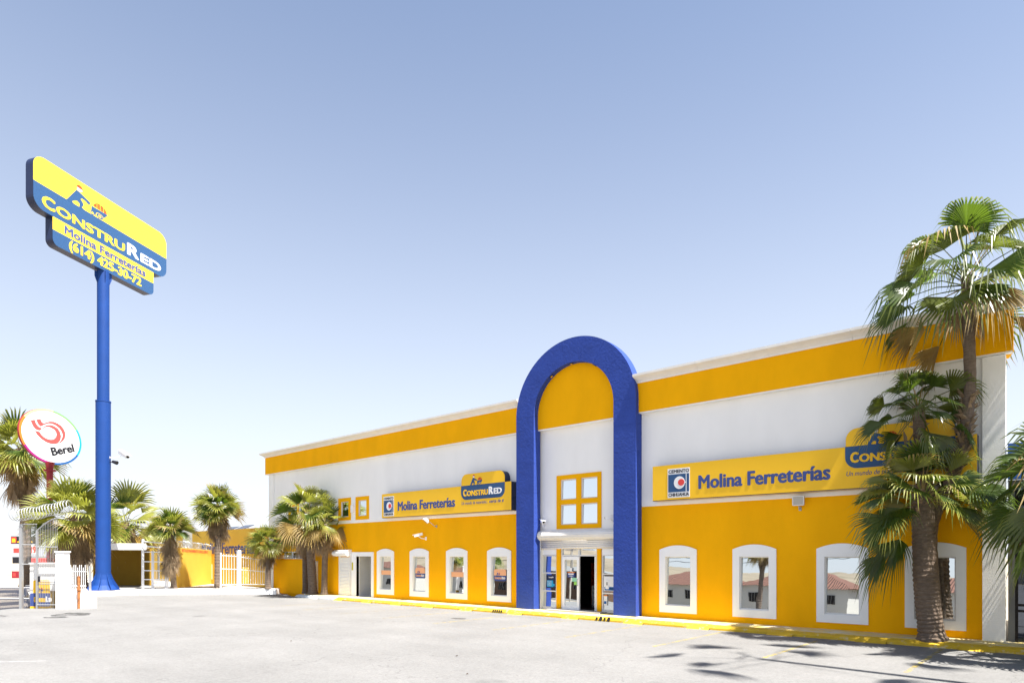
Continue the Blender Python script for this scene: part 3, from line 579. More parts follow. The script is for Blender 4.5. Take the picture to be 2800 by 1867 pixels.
# ------------------------------------------------------------------ fixtures on the facade
def security_camera(mount, head, aim, label, grp='white security cameras', size=1.):
    mount, head, aim = Vector(mount), Vector(head), Vector(aim).normalized(); T = thing('security_camera', label, 'camera', mount, grp); k_ = size
    up = Vector((0, 0, 1)); s_ = aim.cross(up).normalized(); v_ = s_.cross(aim)
    h = MB(); h.tube([mount, mount+Vector((0, -.05, -.02)), (mount+head)/2+Vector((0, -.04, -.08)), head-v_*.07], .018, 8); h.fbox(Fr(mount, (1, 0, 0), (0, 0, 1), (0, -1, 0)), -.05, .05, -.08, .08, 0, .02); h.build('bracket', M['trim'], T)
    f_ = Fr(head, s_, v_, aim); h = MB(); h.fbox(f_, -.065*k_, .065*k_, -.055*k_, .05*k_, -.22*k_, .20*k_); h.fbox(f_, -.085*k_, .085*k_, .05*k_, .062*k_, -.24*k_, .27*k_); h.build('body', M['trim'], T)
    h = MB(); h.tube([head+aim*.195*k_, head+aim*.215*k_], .045*k_, 12); h.build('lens', M['black'], T); return T
security_camera((-24.1, 0, 3.05), (-24.35, -.28, 3.22), (-.75, -.55, -.22), 'white wall camera above the second arched window, under the flat floodlight')
security_camera((-16.80, .1, 3.36), (-16.72, -.12, 3.62), (.75, -.6, -.2), 'white camera inside the arch on the left, above the roller shutter')
security_camera((-13.35, .1, 3.55), (-13.42, -.15, 3.66), (-.8, -.5, -.15), 'white camera inside the arch on the right, half behind the blue pier')
def floodlight(mount, head, aim, label):
    mount, head, aim = Vector(mount), Vector(head), Vector(aim).normalized(); T = thing('floodlight', label, 'floodlight', mount, 'floodlights on the store front')
    s_ = aim.cross(Vector((0, 0, 1))).normalized(); v_ = s_.cross(aim); f_ = Fr(head, s_, v_, aim)
    h = MB(); h.tube([mount, mount+Vector((0, -.12, .0)), head-aim*.05], .016, 8); h.fbox(Fr(mount, (1, 0, 0), (0, 0, 1), (0, -1, 0)), -.04, .04, -.06, .06, 0, .02); h.build('bracket', M['steel'], T)
    h = MB(); h.prism(f_, [rrect(-.17, .17, -.15, .15, .03, 3)], -.02, .06); h.prism(f_, [rrect(-.11, .11, -.10, .10, .03, 3)], -.09, -.02); h.build('housing', M['frame'], T)
    h = MB(); h.fbox(f_, -.14, .14, -.12, .12, .06, .066); h.build('lens', M['clear'], T)
floodlight((-23.33, 0, 3.62), (-23.62, -.42, 3.90), (-.35, -.55, -.75), 'grey floodlight on an arm below the left yellow sign')
floodlight((-6.60, 0, 3.66), (-6.60, -.16, 3.90), (.05, -1, -.05), 'square glass floodlight on a stub below the right yellow sign')

# ------------------------------------------------------------------ pylon sign
PB = (-44.23, -7.99); U_ = Vector((-.4092, .9126, 0)); W_ = Vector((.9124, .4092, 0))
PY = thing('pylon_sign', 'tall blue pole carrying a big tilted yellow and blue shop sign with a phone number', 'sign', (*PB, .16))
h = MB(); h.tube([(*PB, .16), (*PB, 11.5)], .40, 32, False); h.tube([(*PB, 11.42), (*PB, 11.5)], .415, 32, False); h.tube([(*PB, 11.5), (*PB, 11.501)], [.415, .325], 32, False); h.tube([(*PB, 11.5), (*PB, 19.28)], .325, 32, False); h.build('pole', M['blue_metal'], PY, False)
for o in (bpy.data.objects['pole'],):
    for p in o.data.polygons: p.use_smooth = len(p.vertices) == 4
h = MB(); h.tube([(*PB, .161), (*PB, .19)], .92, 32); h.tube([(*PB, .19), (*PB, .45), (*PB, .8), (*PB, 1.1)], [.78, .56, .45, .404], 32, False)
for k in range(8):
    a = k*math.pi/4+.2; f_ = Fr((*PB, .19), (math.cos(a), math.sin(a), 0), (0, 0, 1), (-math.sin(a), math.cos(a), 0)); h.prism(f_, [[(.38, 0), (.90, 0), (.86, .08), (.55, .6), (.40, 1.0)]], -.012, .012)
h.build('base_plate', M['blue_metal'], PY)
h = MB()
for a in (0, math.pi/2, math.pi, -math.pi/2):
    f_ = Fr((*PB, 19.), (math.cos(a), math.sin(a), 0), (0, 0, 1), (-math.sin(a), math.cos(a), 0)); h.prism(f_, [[(.32, -.5), (.46, -.1), (.46, .2), (.32, .2)]], -.012, .012)
h.build('collar', M['blue_metal'], PY)
SL = -.045
PF = Fr((PB[0]+W_.x*.28, PB[1]+W_.y*.28, 0), U_+Vector((0, 0, SL)), (0, 0, 1), W_)
def zz(s, z): return (s, z-SL*s)      # measured heights include the slight lean of the long edge
up_o = rrect(-4.40, 4.43, 20.74, 23.62, .62, 8); lo_o = rrect(-3.33, 3.39, 19.22, 20.75, .32, 6, 'ab')
h = MB(); h.prism(PF, [up_o], -.56, -.01); h.prism(PF, [lo_o], -.55, -.02); h.build('sign_box', M['dark_blue'], PY)
h = MB(); h.prism(PF, [[p for p in up_o if p[1] > 22.15] and (rrect(-4.40, 4.43, 22.125, 23.62, .62, 8, 'cd'))], -.01, .006); h.fbox(PF, -3.33, 3.39, 20.03, 20.738, -.02, .006); h.build('sign_face', M['face2'], PY)
h = MB(); h.prism(PF, [rrect(-4.40, 4.43, 20.74, 22.123, .62, 8, 'ab')], -.01, .006); h.prism(PF, [rrect(-3.33, 3.39, 19.22, 20.028, .32, 6, 'ab')], -.02, .006)
K = 8.83/1550
def SP(x, y):     # man about 3.1 m wide between s=-2.54 and 0.07
    return (-2.54+(x-605)*(2.61/443), 22.12+(607-.1065*(x-605)-y)*(1.28/395)*1.0)
f2 = Fr(PF(0, 0, .006), PF.u, PF.v, PF.w); P = [h, MB(), MB(), MB(), MB()]
logo_man(P, f2, SP); h.build('sign_face', M['navy'], PY)
yl = P[4]; wordmark(yl, P[1], f2, -3.95, 3.98, 21.0, .62, 0, .01)
yl.build('lettering', M['face2'], PY); yl = MB(); letters(yl, f2, '(614) 425-30-72', -2.40, 2.46, 19.42, .50, .01, .038); yl.build('lettering', M['face2'], PY)
P[1].build('lettering', M['facew'], PY); P[3].add(P[2].V, P[2].F); P[3].build('logo_print', M['orange'], PY)
h = MB(); letters(h, f2, 'Molina Ferreterías', -2.66, 2.78, 20.17, .43, .01, .034); h.build('lettering', M['navy2'], PY)
T = security_camera((-43.93, -7.72, 8.10), (-43.15, -7.2, 8.28), (.85, .2, -.42), 'white camera on a bracket halfway up the tall blue pole', size=1.9)
h = MB(); h.tube([(-43.93, -7.72, 7.85), (-43.7, -7.6, 7.8)], .03, 6); h.tube([(-43.75, -7.62, 7.86), (-43.5, -7.47, 7.77)], [.09, .12], 10); tag(h.build('spotlight', M['black']), 'small black spotlight under the camera on the tall blue pole', 'spotlight')

# ------------------------------------------------------------------ round paint shop sign
BC = (-51.42, -9.0)
BS = thing('round_sign', 'round white shop sign with a rainbow rim and salmon swirl on a dark red pole', 'sign', (*BC, -.2))
SK = 43/36; BF = Fr((BC[0], BC[1], 2.2*(1-SK)), U_*SK, (0, 0, SK), W_)      # drawn at 1:1, built at its real size
e1, e2, cc = (1.79, -.12), (0, 1.50), (.10, 8.80)
def el(a, k=1): return (cc[0]+k*(e1[0]*math.cos(R(a))+e2[0]*math.sin(R(a))), cc[1]+k*(e1[1]*math.cos(R(a))+e2[1]*math.sin(R(a))))
h = MB(); h.prism(BF, [[el(a) for a in range(0, 360, 6)]], -.14, -.012); h.build('sign_box', M['redmetal'], BS)
h = MB(); h.prism(BF, [[el(a, .925) for a in range(0, 360, 6)]], -.012, .01); h.build('sign_face', M['facew'], BS)
for a0, a1, k in ((87, 32, 'lime'), (32, -28, 'cyan'), (-28, -86, 'bluev'), (-86, -149, 'magenta'), (-149, -211, 'orangev'), (-211, -273, 'cream')):
    h = MB(); n_ = 12; h.prism(BF, [[el(a0+(a1-a0)*i/n_, .995) for i in range(n_+1)]+[el(a1+(a0-a1)*i/n_, .928) for i in range(n_+1)]], -.012, .012); h.build('rim', M[k], BS)
fb = Fr(BF(0, 0, .010), BF.u, BF.v, BF.w); h = MB()
def smooth_loop(p, k=3, closed=True):
    out = []; n_ = len(p)
    for i in range(n_):
        p0, p1, p2, p3 = p[(i-1) % n_], p[i], p[(i+1) % n_], p[(i+2) % n_]
        for j in range(k):
            t_ = j/k; out.append(tuple(.5*(2*p1[d]+(p2[d]-p0[d])*t_+(2*p0[d]-5*p1[d]+4*p2[d]-p3[d])*t_*t_+(-p0[d]+3*p1[d]-3*p2[d]+p3[d])*t_**3) for d in (0, 1)))
    return out
rings = [(-.84, 9.0), (-.72, 8.8), (-.5, 8.62), (-.22, 8.48), (.05, 8.43), (.30, 8.45), (.45, 8.53), (.60, 8.72), (.64, 8.95), (.58, 9.16), (.45, 9.34), (.25, 9.44), (.05, 9.47), (-.19, 9.42), (-.45, 9.17),
         (-.37, 9.20), (-.25, 9.30), (-.14, 9.34), (.0, 9.34), (.13, 9.30), (.26, 9.24), (.34, 9.14), (.385, 9.0), (.34, 8.84), (.22, 8.70), (.05, 8.65), (-.16, 8.66), (-.35, 8.73), (-.50, 8.85), (-.58, 8.97)]
h.prism(fb, [rings], 0, .006)
h.prism(fb, [[(-1.07, 9.51), (-.85, 9.58), (-.79, 9.42), (-.71, 9.30), (-.60, 9.22), (-.48, 9.20), (-.47, 9.13), (-.56, 9.06), (-.71, 9.05), (-.82, 9.10), (-.92, 9.20), (-1.0, 9.34)]], 0, .006)
h.prism(fb, [[(-.77, 9.60), (-.54, 9.69), (-.47, 9.54), (-.37, 9.47), (-.20, 9.56), (-.01, 9.65), (.22, 9.68), (.45, 9.63), (.64, 9.54), (.78, 9.40), (.88, 9.22), (.90, 9.05), (.86, 8.88), (.78, 8.74), (.64, 8.60), (.45, 8.50), (.62, 8.68), (.72, 8.91), (.73, 9.06), (.67, 9.22), (.54, 9.38), (.34, 9.50), (.12, 9.56), (-.09, 9.54), (-.32, 9.42), (-.52, 9.28), (-.64, 9.36)]], 0, .006)
h.build('logo_print', M['salmon'], BS)
h = MB(); letters(h, Fr(fb.o, fb.u, fb.v+fb.u*(-.32)*1.0, fb.w), 'Berel', 2.62, 4.10, 7.78, .42, .006, .045, 0, .30)
for i, v_ in enumerate(h.V): pass
h.build('lettering', M['black'], BS)
h = MB(); h.tube([(*BC, -.2), (*BC, 7.9)], .19, 16); h.prism(Fr((*BC, 7.95), (1, 0, 0), (0, 1, 0), (0, 0, 1)), [arc(0, 0, .36, .36, 0, 360, 12)[:-1]], -.15, -.05); h.tube([(*BC, 7.9), (*BC, 8.4)], [.19, .28], 16); h.build('pole', M['redmetal'], BS)

# ------------------------------------------------------------------ walls, fences and gates on the left
T = thing('boundary_wall', 'long yellow yard wall with painted shop name behind the palms', 'wall', (-50, 0, -.15))
h = MB(); h.box(-51.05, -39.26, 0, .25, -.3, 4.05); h.m = 1; h.box(-52.8, -51.05, 0.0, .25, -.3, 4.03); h.m = 0; h.box(-66, -52.8, 0, .25, -.3, 3.95); h.build('wall', [M['yellow2'], M['white']], T)
h = MB(); letters(h, Fr((0, 0, 0), (1, 0, 0), (0, 0, 1), (0, -1, 0)), 'Molina Ferreterías', -49.4, -41.2, 2.36, .78, .004, .03); h.build('lettering', M['navy2'], T)
h = MB()
for x in (-54.2, -57.5, -61): h.box(x-.12, x+.12, -.1, 0, -.2, 4.2)
h.build('pillar', M['greyp'], T)
h = MB(); h.box(-50.6, -47.6, -.012, -.002, .5, 1.6); h.m = 1; h.box(-42.9, -41.9, -.06, -.002, .35, 1.45); h.build('panel', [M['white'], M['skyglass']], T)
def wallbox(p0, p1, z0a, z1a, z0b, z1b, th, mb_):
    p0, p1 = Vector((*p0, 0)), Vector((*p1, 0)); d = (p1-p0).normalized(); nn = Vector((-d.y, d.x, 0))*th/2
    vs = []
    for p, a, b_ in ((p0, z0a, z1a), (p1, z0b, z1b)):
        for s_ in (-1, 1):
            for z in (a, b_): vs.append(p+nn*s_+Vector((0, 0, z)))
    return mb_.add(vs, [(0, 1, 3, 2), (4, 6, 7, 5), (0, 4, 5, 1), (2, 3, 7, 6), (1, 5, 7, 3), (0, 2, 6, 4)])
T = thing('parking_wall', 'bright yellow sunlit wall with small red parking notice along its top', 'wall', (-45, -2, .1))
wallbox((-43.1, -4.32), (-47.83, .0), 0, 2.76, 0, 2.62, .14, h := MB()); h.build('wall', M['face2'] if False else M['yellow2'], T)
d_ = Vector((-47.83+43.1, 4.32, 0)).normalized(); nn_ = Vector((d_.y, -d_.x, 0)); f_ = Fr(Vector((-43.1, -4.32, 0))+nn_*.072, d_, (0, 0, 1), nn_)
h = MB(); letters(h, f_, 'ESTACIONAMIENTO EXCLUSIVO', .9, 5.6, 2.48, .17, .004, .02, 0, -.02); h.build('lettering', M['red'], T)
# plinth
A_, B_ = Vector((-42.96, -6.41, 0)), Vector((-37.16, -.72, 0)); pd = (B_-A_).normalized(); pn = Vector((-pd.y, pd.x, 0))
h = MB(); f_ = Fr(A_, pd, pn, (0, 0, 1)); h.fbox(f_, 0, (B_-A_).length, 0, .38, -.2, .19); h.fbox(f_, (B_-A_).length-1.1, (B_-A_).length+.02, -.03, .40, -.2, .17)
tag(h.build('plinth', M['trim']), 'low white painted kerb wall running in front of the row of small palms', 'low wall')
# picket fence on the plinth
T = thing('picket_fence', 'white steel picket fence on the low white plinth between two palms', 'fence', (-39, -1.9, .19))
def sp(s): return A_+pd*s+pn*.19
h = MB()
for s0, s1, za, zb in ((4.75, 5.70, 2.36, 2.30), (5.95, 7.55, 2.26, 1.98)):
    n_ = int((s1-s0)/.145)
    for i in range(n_+1):
        s_ = s0+(s1-s0)*i/n_; z = za+(zb-za)*i/n_; p = sp(s_); h.tube([p+Vector((0, 0, .42)), p+Vector((0, 0, z))], .014, 4)
    for fz in (0, .5, .93): h.tube([sp(s0)+Vector((0, 0, .45+(za-.45)*fz)), sp(s1)+Vector((0, 0, .45+(zb-.45)*fz))], .018, 4)
h.build('pickets', M['whitemetal'], T)
for s_, z in ((5.82, 2.55), (4.73, 2.4), (7.62, 2.2)):
    h = MB(); p = sp(s_); r_ = .10 if s_ == 5.82 else .035; h.box(p.x-r_, p.x+r_, p.y-r_, p.y+r_, .18, z); h.build('post', M['whitemetal'], T)
# white lattice gate
T = thing('lattice_gate', 'white steel lattice gate beside the carport', 'gate', (-43.2, -5.5, .19))
G0, G1 = Vector((-43.75, -5.97, 0)), Vector((-42.64, -4.99, 0))
for k, (t_, z, r_) in enumerate(((0, 3.25, .06), (.42, 2.5, .06), (1, 3.1, .085))):
    h = MB(); p = G0.lerp(G1, t_); h.box(p.x-r_, p.x+r_, p.y-r_, p.y+r_, .15, z); h.build('post', M['whitemetal'], T)
h = MB()
for z in (.35, .75, 1.3, 1.85, 2.45): h.tube([G0+Vector((0, 0, z)), G1+Vector((0, 0, z-.02))], .03, 6)
for z in (2.82, 3.1): h.tube([G0+Vector((0, 0, z)), G1+Vector((0, 0, z-.12))], .045, 6)
for t_ in (.56, .7, .84): h.tube([G0.lerp(G1, t_)+Vector((0, 0, .35)), G0.lerp(G1, t_)+Vector((0, 0, 1.3))], .015, 4)
h.build('rails', M['whitemetal'], T)
# carport
T = thing('carport', 'carport with white roof beam and ochre back wall behind the blue pole', 'carport', (-47, -5, .15))
h = MB(); wallbox((-51.6, -6.4), (-48.8, -4.0), 0, 2.7, 0, 2.7, .2, h); wallbox((-48.8, -4.0), (-46.9, -4.4), 0, 2.7, 0, 2.7, .12, h); h.build('back_wall', M['ochre'], T)
h = MB(); h.prism(WLD, [[(-44.58, -5.6), (-49.2, -3.8), (-51.95, -6.13), (-46.85, -7.6)]], 2.62, 2.95); h.build('roof', M['whitemetal'], T)
h = MB(); h.prism(WLD, [[(-44.5, -5.52), (-44.5, -5.72), (-46.8, -7.78), (-46.9, -7.6)]], 2.58, 2.99); h.build('roof_beam', M['whitemetal'], T)
h = MB(); h.box(-52.4, -46, -8.2, -3.9, .165, .17) if False else h.prism(WLD, [[(-44.9, -5.7), (-48.9, -4.0), (-51.7, -6.3), (-47.1, -7.5)]], .165, .175); h.build('floor_slab', M['greyp'], T)
# razor wire
def coil(pts, r, loops, label, wr=.011):
    pts = [Vector(p) for p in pts]; L_ = [(pts[i+1]-pts[i]).length for i in range(len(pts)-1)]; tot = sum(L_); h = MB(); out = []; N = loops*14
    for i in range(N+1):
        s_ = tot*i/N; j = 0
        while j < len(L_)-1 and s_ > L_[j]: s_ -= L_[j]; j += 1
        d = (pts[j+1]-pts[j]).normalized(); p = pts[j]+d*s_; a_ = Vector((-d.y, d.x, 0)).normalized(); b2 = d.cross(a_); th = 2*math.pi*i/14
        rr = r*(1+.08*math.sin(i*.37)); out.append(p+(a_*math.cos(th)+b2*math.sin(th))*rr)
    h.tube(out, wr, 3, False); return tag(h.build('razor_wire', M['steel']), label, 'razor wire', 'razor wire coils')
coil([(-43.2, -4.2, 2.95), (-45.5, -2.1, 2.9), (-47.6, -.2, 2.8)], .22, 26, 'coiled razor wire along the top of the sunlit parking wall')
coil([(-35.95, -14.0, 4.02), (-35.1, -13.3, 4.12), (-33.9, -12.25, 4.45)], .27, 20, 'thick razor wire coil on top of the tall barred gate', .014)
coil([(-38.9, -.16, 2.14), (-35.1, -.16, 2.14)], .11, 24, 'razor wire along the ledge under the strip window', .007)
# barred gate and its wall on the far left
Rv = Vector((.7498, .6617, 0)); Fv = Vector((-.6617, .7498, 0)); GO = Vector((-35.64, -13.74, 0)); GFr = Fr(GO, Rv, (0, 0, 1), -Fv)   # a metres to the right
T = thing('barred_gate', 'tall white barred gate with two leaves at the left edge of the lot', 'gate', (-35, -13.2, -.15))
h = MB(); h.fbox(GFr, -.06, .06, -.25, 3.62, -.06, .06); h.build('post', M['steel'], T)
h = MB(); n_ = 10
for i in range(n_+1): a = .08+.60*i/n_; h.tube([GFr(a, 1.83), GFr(a, 3.62)], .006, 4)
for z in (1.83, 2.7, 3.62): h.tube([GFr(.05, z), GFr(.70, z)], .02, 4)
h.build('leaf_bars', M['steel'], T)
h = MB(); n_ = 12
for i in range(n_+1): a = .74+.88*i/n_; h.tube([GFr(a, -.1, .03), GFr(a, 3.35+.55*math.sin(1.4*i/n_), .03)], .008, 4)
for z in (.02, .95, 1.05, 1.85, 2.6): h.tube([GFr(.72, z, .03), GFr(1.64, z, .03)], .022, 4)
h.tube([GFr(.74+.88*i/8, 3.35+.55*math.sin(1.4*i/8), .03) for i in range(9)], .028, 5); h.fbox(GFr, .69, .76, -.2, 3.35, -.01, .06); h.build('leaf_bars', M['steel'], T)
h = MB(); h.fbox(GFr, .80, .88, 1.05, 1.30, .05, .09); h.build('lock', M['black'], T)
T = thing('gate_wall', 'low white block wall with ochre base behind the barred gate', 'wall', (-35, -13, -.15))
h = MB(); h.fbox(GFr, .07, 1.66, .62, 1.80, -.62, -.42); h.fbox(GFr, .07, .70, -.4, .62, -.62, -.42); h.fbox(GFr, .05, 1.68, 1.80, 1.90, -.66, -.38); h.m = 1; h.fbox(GFr, .71, 1.66, -.4, .617, -.62, -.42); h.build('wall', [M['white'], M['ochre']], T)
T = thing('banner', 'yellow and blue shop banner hung on the wall behind the barred gate', 'banner', (-35.3, -13.4, .3)); BN = Fr(GFr(0, 0, -.40), GFr.u, GFr.v, GFr.w)
h = MB(); h.prism(BN, [rrect(.24, .99, .52, 1.10, .08, corners='cd')], 0, .01); h.fbox(BN, .10, .99, -.22, -.08, 0, .01); h.build('cloth', M['face'], T)
h = MB(); h.fbox(BN, .10, .99, -.078, .518, 0, .01); SB = lambda x, y: (.42+(x-605)*.00062, .52+(607-.1065*(x-605)-y)*.00095)
b2 = Fr(BN(0, 0, .010), BN.u, BN.v, BN.w); P = [h, MB(), MB(), MB(), MB()]; logo_man(P, b2, SB); h.build('print', M['navy2'], T); wordmark(P[4], P[1], b2, .27, 1.08, .12, .22); P[4].build('print', M['face'], T); P[1].build('print', M['facew'], T); P[3].build('print', M['orange'], T)
h = MB(); h.fbox(GFr, 1.66, 2.02, -.25, 2.35, -.22, .18); h.fbox(GFr, 1.63, 2.05, 2.35, 2.42, -.25, .21); tag(h.build('gate_pillar', M['trim']), 'square white masonry pillar at the right of the barred gate', 'pillar')
h = MB(); h.fbox(GFr, 2.03, 2.75, -.3, .71, -.30, -.02); h.fbox(GFr, 2.75, 3.2, -.3, .62, -.28, -.04); tag(h.build('low_wall', M['white']), 'short low white wall between the gate pillar and the rusty post', 'low wall')
T = thing('picket_fence', 'short white picket fence on the low white wall by the rusty post', 'fence', GFr(2.4, .71, -.15))
h = MB()
for i in range(9): h.tube([GFr(2.08+i*.085, .74, -.15), GFr(2.08+i*.085, 1.80-.12*(i % 3 == 1), -.15)], .014, 4)
for z in (.85, 1.50): h.tube([GFr(2.05, z, -.15), GFr(2.80, z, -.15)], .018, 4)
h.build('pickets', M['whitemetal'], T)
h = MB(); h.tube([GFr(2.60, -.2, .05), GFr(2.60, 1.30, .05)], .055, 12); h.tube([GFr(2.60, .66, .05), GFr(2.60, .72, .05)], .085, 12); tag(h.build('bollard', M['rust'], smooth=False), 'rusty orange steel post in front of the low white wall', 'post')
h = MB(); h.tube([GFr(2.95, .5, -.2), GFr(2.93, 1.75, -.2)], .05, 8); tag(h.build('fence_post', M['steel']), 'thin grey galvanised post left of the blue pole', 'post')
# tufts of grass on the shoulder
random.seed(8); h = MB()
for i in range(420):
    a = random.random(); c = Vector((-34.5, -11.6, 0)).lerp(Vector((-37.8, -10.7, 0)), a)+Vector((random.uniform(-.35, .45), random.uniform(-.3, .15), 0)); z = random.uniform(-.1, .12)
    d = random.uniform(0, 6.3); hh = random.uniform(.04, .13); h.add([(c.x, c.y, z), (c.x+.02*math.cos(d), c.y+.02*math.sin(d), z), (c.x+.05*math.cos(d+1), c.y+.05*math.sin(d+1), z+hh)], [(0, 1, 2)])
tag(h.build('grass', M['grass']), 'tufts of dry green grass by the low white wall', 'grass', kind='stuff')
# two dark canopies down the slope at the left edge
for (z0, z1, s_, lab) in ((-.12, .36, 36, 'dark corrugated canopy roof with white edges down the slope, the farther one'), (-.56, -.07, 33, 'dark corrugated canopy roof with white edges down the slope, the nearer one')):
    T = thing('canopy', lab, 'canopy', Vector((0, -20.97, z0))+Fv*s_-Rv*(s_*.80), 'canopies down the slope')
    o_ = Vector((0, -20.97, 0))+Fv*s_; fr2 = Fr(o_, Rv, Fv, (0, 0, 1)); a1 = -(1176-46)/1490*s_; h = MB()
    for i in range(26): h.add([fr2(a1-3+i*.12, y, z) for y, z in ((0, z0), (1.6, z1))]+[fr2(a1-3+(i+.9)*.12, y, z) for y, z in ((1.6, z1+.015), (0, z0+.015))], [(0, 3, 2, 1)])
    h.build('roof', M['roofdark'], T)
    h = MB(); h.fbox(fr2, a1-3, a1+.1, -.05, .03, z0-.08, z0+.0); h.fbox(fr2, a1-3, a1+.1, 1.58, 1.66, z1-.05, z1+.03)
    for a in (a1-2.6, a1-.2): h.fbox(fr2, a-.05, a+.05, .5, .6, z0-2.5, z0+.1)
    h.build('frame', M['whitemetal'], T)
# distant roadside price pylon
DF = Fr(Vector((0, -20.97, 0))+Fv*75, Rv, (0, 0, 1), -Fv)
T = thing('roadside_pylon', 'far roadside pole with dark and red food signs seen through the gate', 'sign', DF(-57, -6, 0))
def dx(x): return (x-1176)/1490*75
def dz(y): return 2.2+(1276-y)/1490*75
h = MB(); h.fbox(DF, dx(47), dx(52), -8, dz(1230), -.3, -.15); h.build('pole', M['whitemetal'], T)
for x0, x1, y0, y1, k in ((25, 84, 1231, 1248, 'black'), (31, 47, 1258.5, 1269, 'red'), (28.5, 47, 1278.5, 1293, 'black'), (27, 46, 1311, 1327, 'redmetal')):
    h = MB(); h.fbox(DF, dx(x0), dx(x1), dz(y1), dz(y0), -.1, 0); h.build('sign_board', M[k], T)
h = MB(); h.fbox(DF, dx(25.5), dx(37.5), dz(1246), dz(1233), 0, .02); h.fbox(DF, dx(30), dx(36), dz(1323), dz(1315), 0, .02); h.build('sign_print', M['red'], T)
h = MB(); letters(h, Fr(DF(0, 0, .02), DF.u, DF.v, DF.w), 'm', dx(28), dx(35.5), dz(1244.5), .62, .01, .03); h.fbox(DF, dx(40), dx(74), dz(1245), dz(1242.5), 0, .02); h.build('sign_print', M['face'], T)
h = MB(); h.fbox(DF, dx(52), dx(84), dz(1271), dz(1251.5), -.1, 0); h.build('sign_board', M['facew'], T)
h = MB(); letters(h, DF, '$119', dx(54), dx(83), dz(1269), .74, .02, .03); h.build('sign_print', M['red'], T)
T = thing('roadside_banner', 'long red and white banner far behind the barred gate', 'banner', DF(-54, .9, 0))
h = MB(); h.fbox(DF, dx(53), dx(150), dz(1296), dz(1281), -.1, 0); h.build('cloth', M['red'], T); h = MB(); h.fbox(DF, dx(53), dx(150), dz(1280.8), dz(1277), -.1, 0); h.build('border', M['steel'], T)
for (x, y, z) in ((-58.2, 7.6, 4.85), (-61.5, 7.8, 4.8)):
    T = thing('solar_panel', 'small dark solar panel on a roof behind the yellow wall' if x > -60 else 'small dark solar panel half behind the tall slim palm, over the yellow wall', 'solar panel', (x, y, 3)); f_ = Fr((x, y, z), (1, 0, 0), (0, .85, .35), (0, -.35, .85))
    h = MB(); h.fbox(f_, -.9, .9, -.6, .6, -.02, .02); h.build('panel', M['solar'], T); h = MB(); h.box(x-.7, x-.64, y, y+.06, 2.5, z); h.box(x+.64, x+.7, y, y+.06, 2.5, z); h.build('stand', M['steel'], T)
T = thing('warehouse', 'low white building behind the long yellow yard wall', 'building', (-59, 12, -.3)); h = MB(); h.box(-66, -52, 6, 18, -.4, 3.2); h.build('wall', M['white'], T); h = MB(); h.box(-66.2, -51.8, 5.8, 18.2, 3.2, 3.35); h.build('roof', M['greyp'], T)

# ------------------------------------------------------------------ neighbour on the right
T = thing('neighbour_shop', 'dark glass shop front with blue cladding at the right edge', 'building', (5, 0, 0))
h = MB(); h.box(-1.48, 12, .08, 12, -.2, 4.15); h.m = 1; h.box(-1.30, 12, .0, .08, -.1, 3.9); h.build('wall', [M['greyp'], M['darkglass']], T)
h = MB()
for i in range(12):
    x = -1.47+i*1.1
    for z in (4.16, 4.62): h.box(x, x+1.09, -.14+.02*(i % 2), .1, z, z+.452)
h.build('cladding', M['bluep'], T)
h = MB()
for x in (-1.30, -1.02, -.1, .9, 2): h.box(x-.03, x+.03, -.04, .0, -.1, 3.9)
for z in (.8, .95, 3.0): h.box(-1.3, 12, -.035, -.001, z-.03, z+.03)
h.build('mullions', M['dark'], T)

# ------------------------------------------------------------------ palms
def add_leaf(mb, rnd, hub, d, L, nseg=22, spread=118, droop=.5, mi=0, roll=0., tipmi=None, fold=.25, sagk=.22):
    up = Vector((0, 0, 1)); s_ = d.cross(up)
    s_ = s_.normalized() if s_.length > .05 else Vector((1, 0, 0)); nrm = s_.cross(d).normalized()
    q = Matrix.Rotation(roll, 3, d); s_ = q @ s_; nrm = q @ nrm
    def P_(r, a, lift):
        x, y = r*math.cos(a), r*math.sin(a)
        p = hub+d*x+s_*y+nrm*(lift+fold*abs(y)*.9-.0)
        k = max(0, r/L-.42); p.z -= droop*L*(k*k*1.9+.22*(r/L)**2)
        return p
    N = nseg; A = [R(-spread+2*spread*i/N) for i in range(N+1)]; mb.m = mi; vs = [hub]; fs = []
    lens = [L*(.66+.34*math.cos((A[i]+A[i+1])/2*.62))*rnd.uniform(.90, 1.06) for i in range(N)]
    bj = []; sag = [rnd.uniform(0, 1)**3 for i in range(N)]
    for i in range(N+1):
        l_ = (lens[max(0, i-1)]+lens[min(N-1, i)])/2; bj.append(len(vs)); vs.append(P_(l_*.44, A[i], -.012))
    for i in range(N):
        am = (A[i]+A[i+1])/2+rnd.uniform(-.02, .02); l_ = lens[i]; w_ = (A[i+1]-A[i])/2; ex = rnd.uniform(.0, .14)*l_
        m1 = len(vs); vs.append(P_(l_*.52, am, .02*L)); c0 = len(vs); vs.append(P_(l_*.74, am-w_*.42, 0)); vs.append(P_(l_*.76, am+w_*.42, 0)); tp = P_(l_*rnd.uniform(.9, 1.05), am+rnd.uniform(-.03, .03), 0); tp.z -= ex*droop*1.5+sag[i]*sagk*L; vs.append(tp)
        fs += [(0, bj[i], m1), (0, m1, bj[i+1]), (bj[i], c0, m1), (m1, c0+1, bj[i+1]), (m1, c0, c0+1), (c0, c0+2, c0+1)]
    k0 = len(mb.F); mb.add(vs, fs)
    if tipmi is not None:
        for j in range(k0, len(mb.F)):
            if (j-k0) % 6 >= 4 and rnd.random() < .8: mb.I[j] = tipmi
LEFT = dict(fold_=(.25, .75), spr=(62, 98))
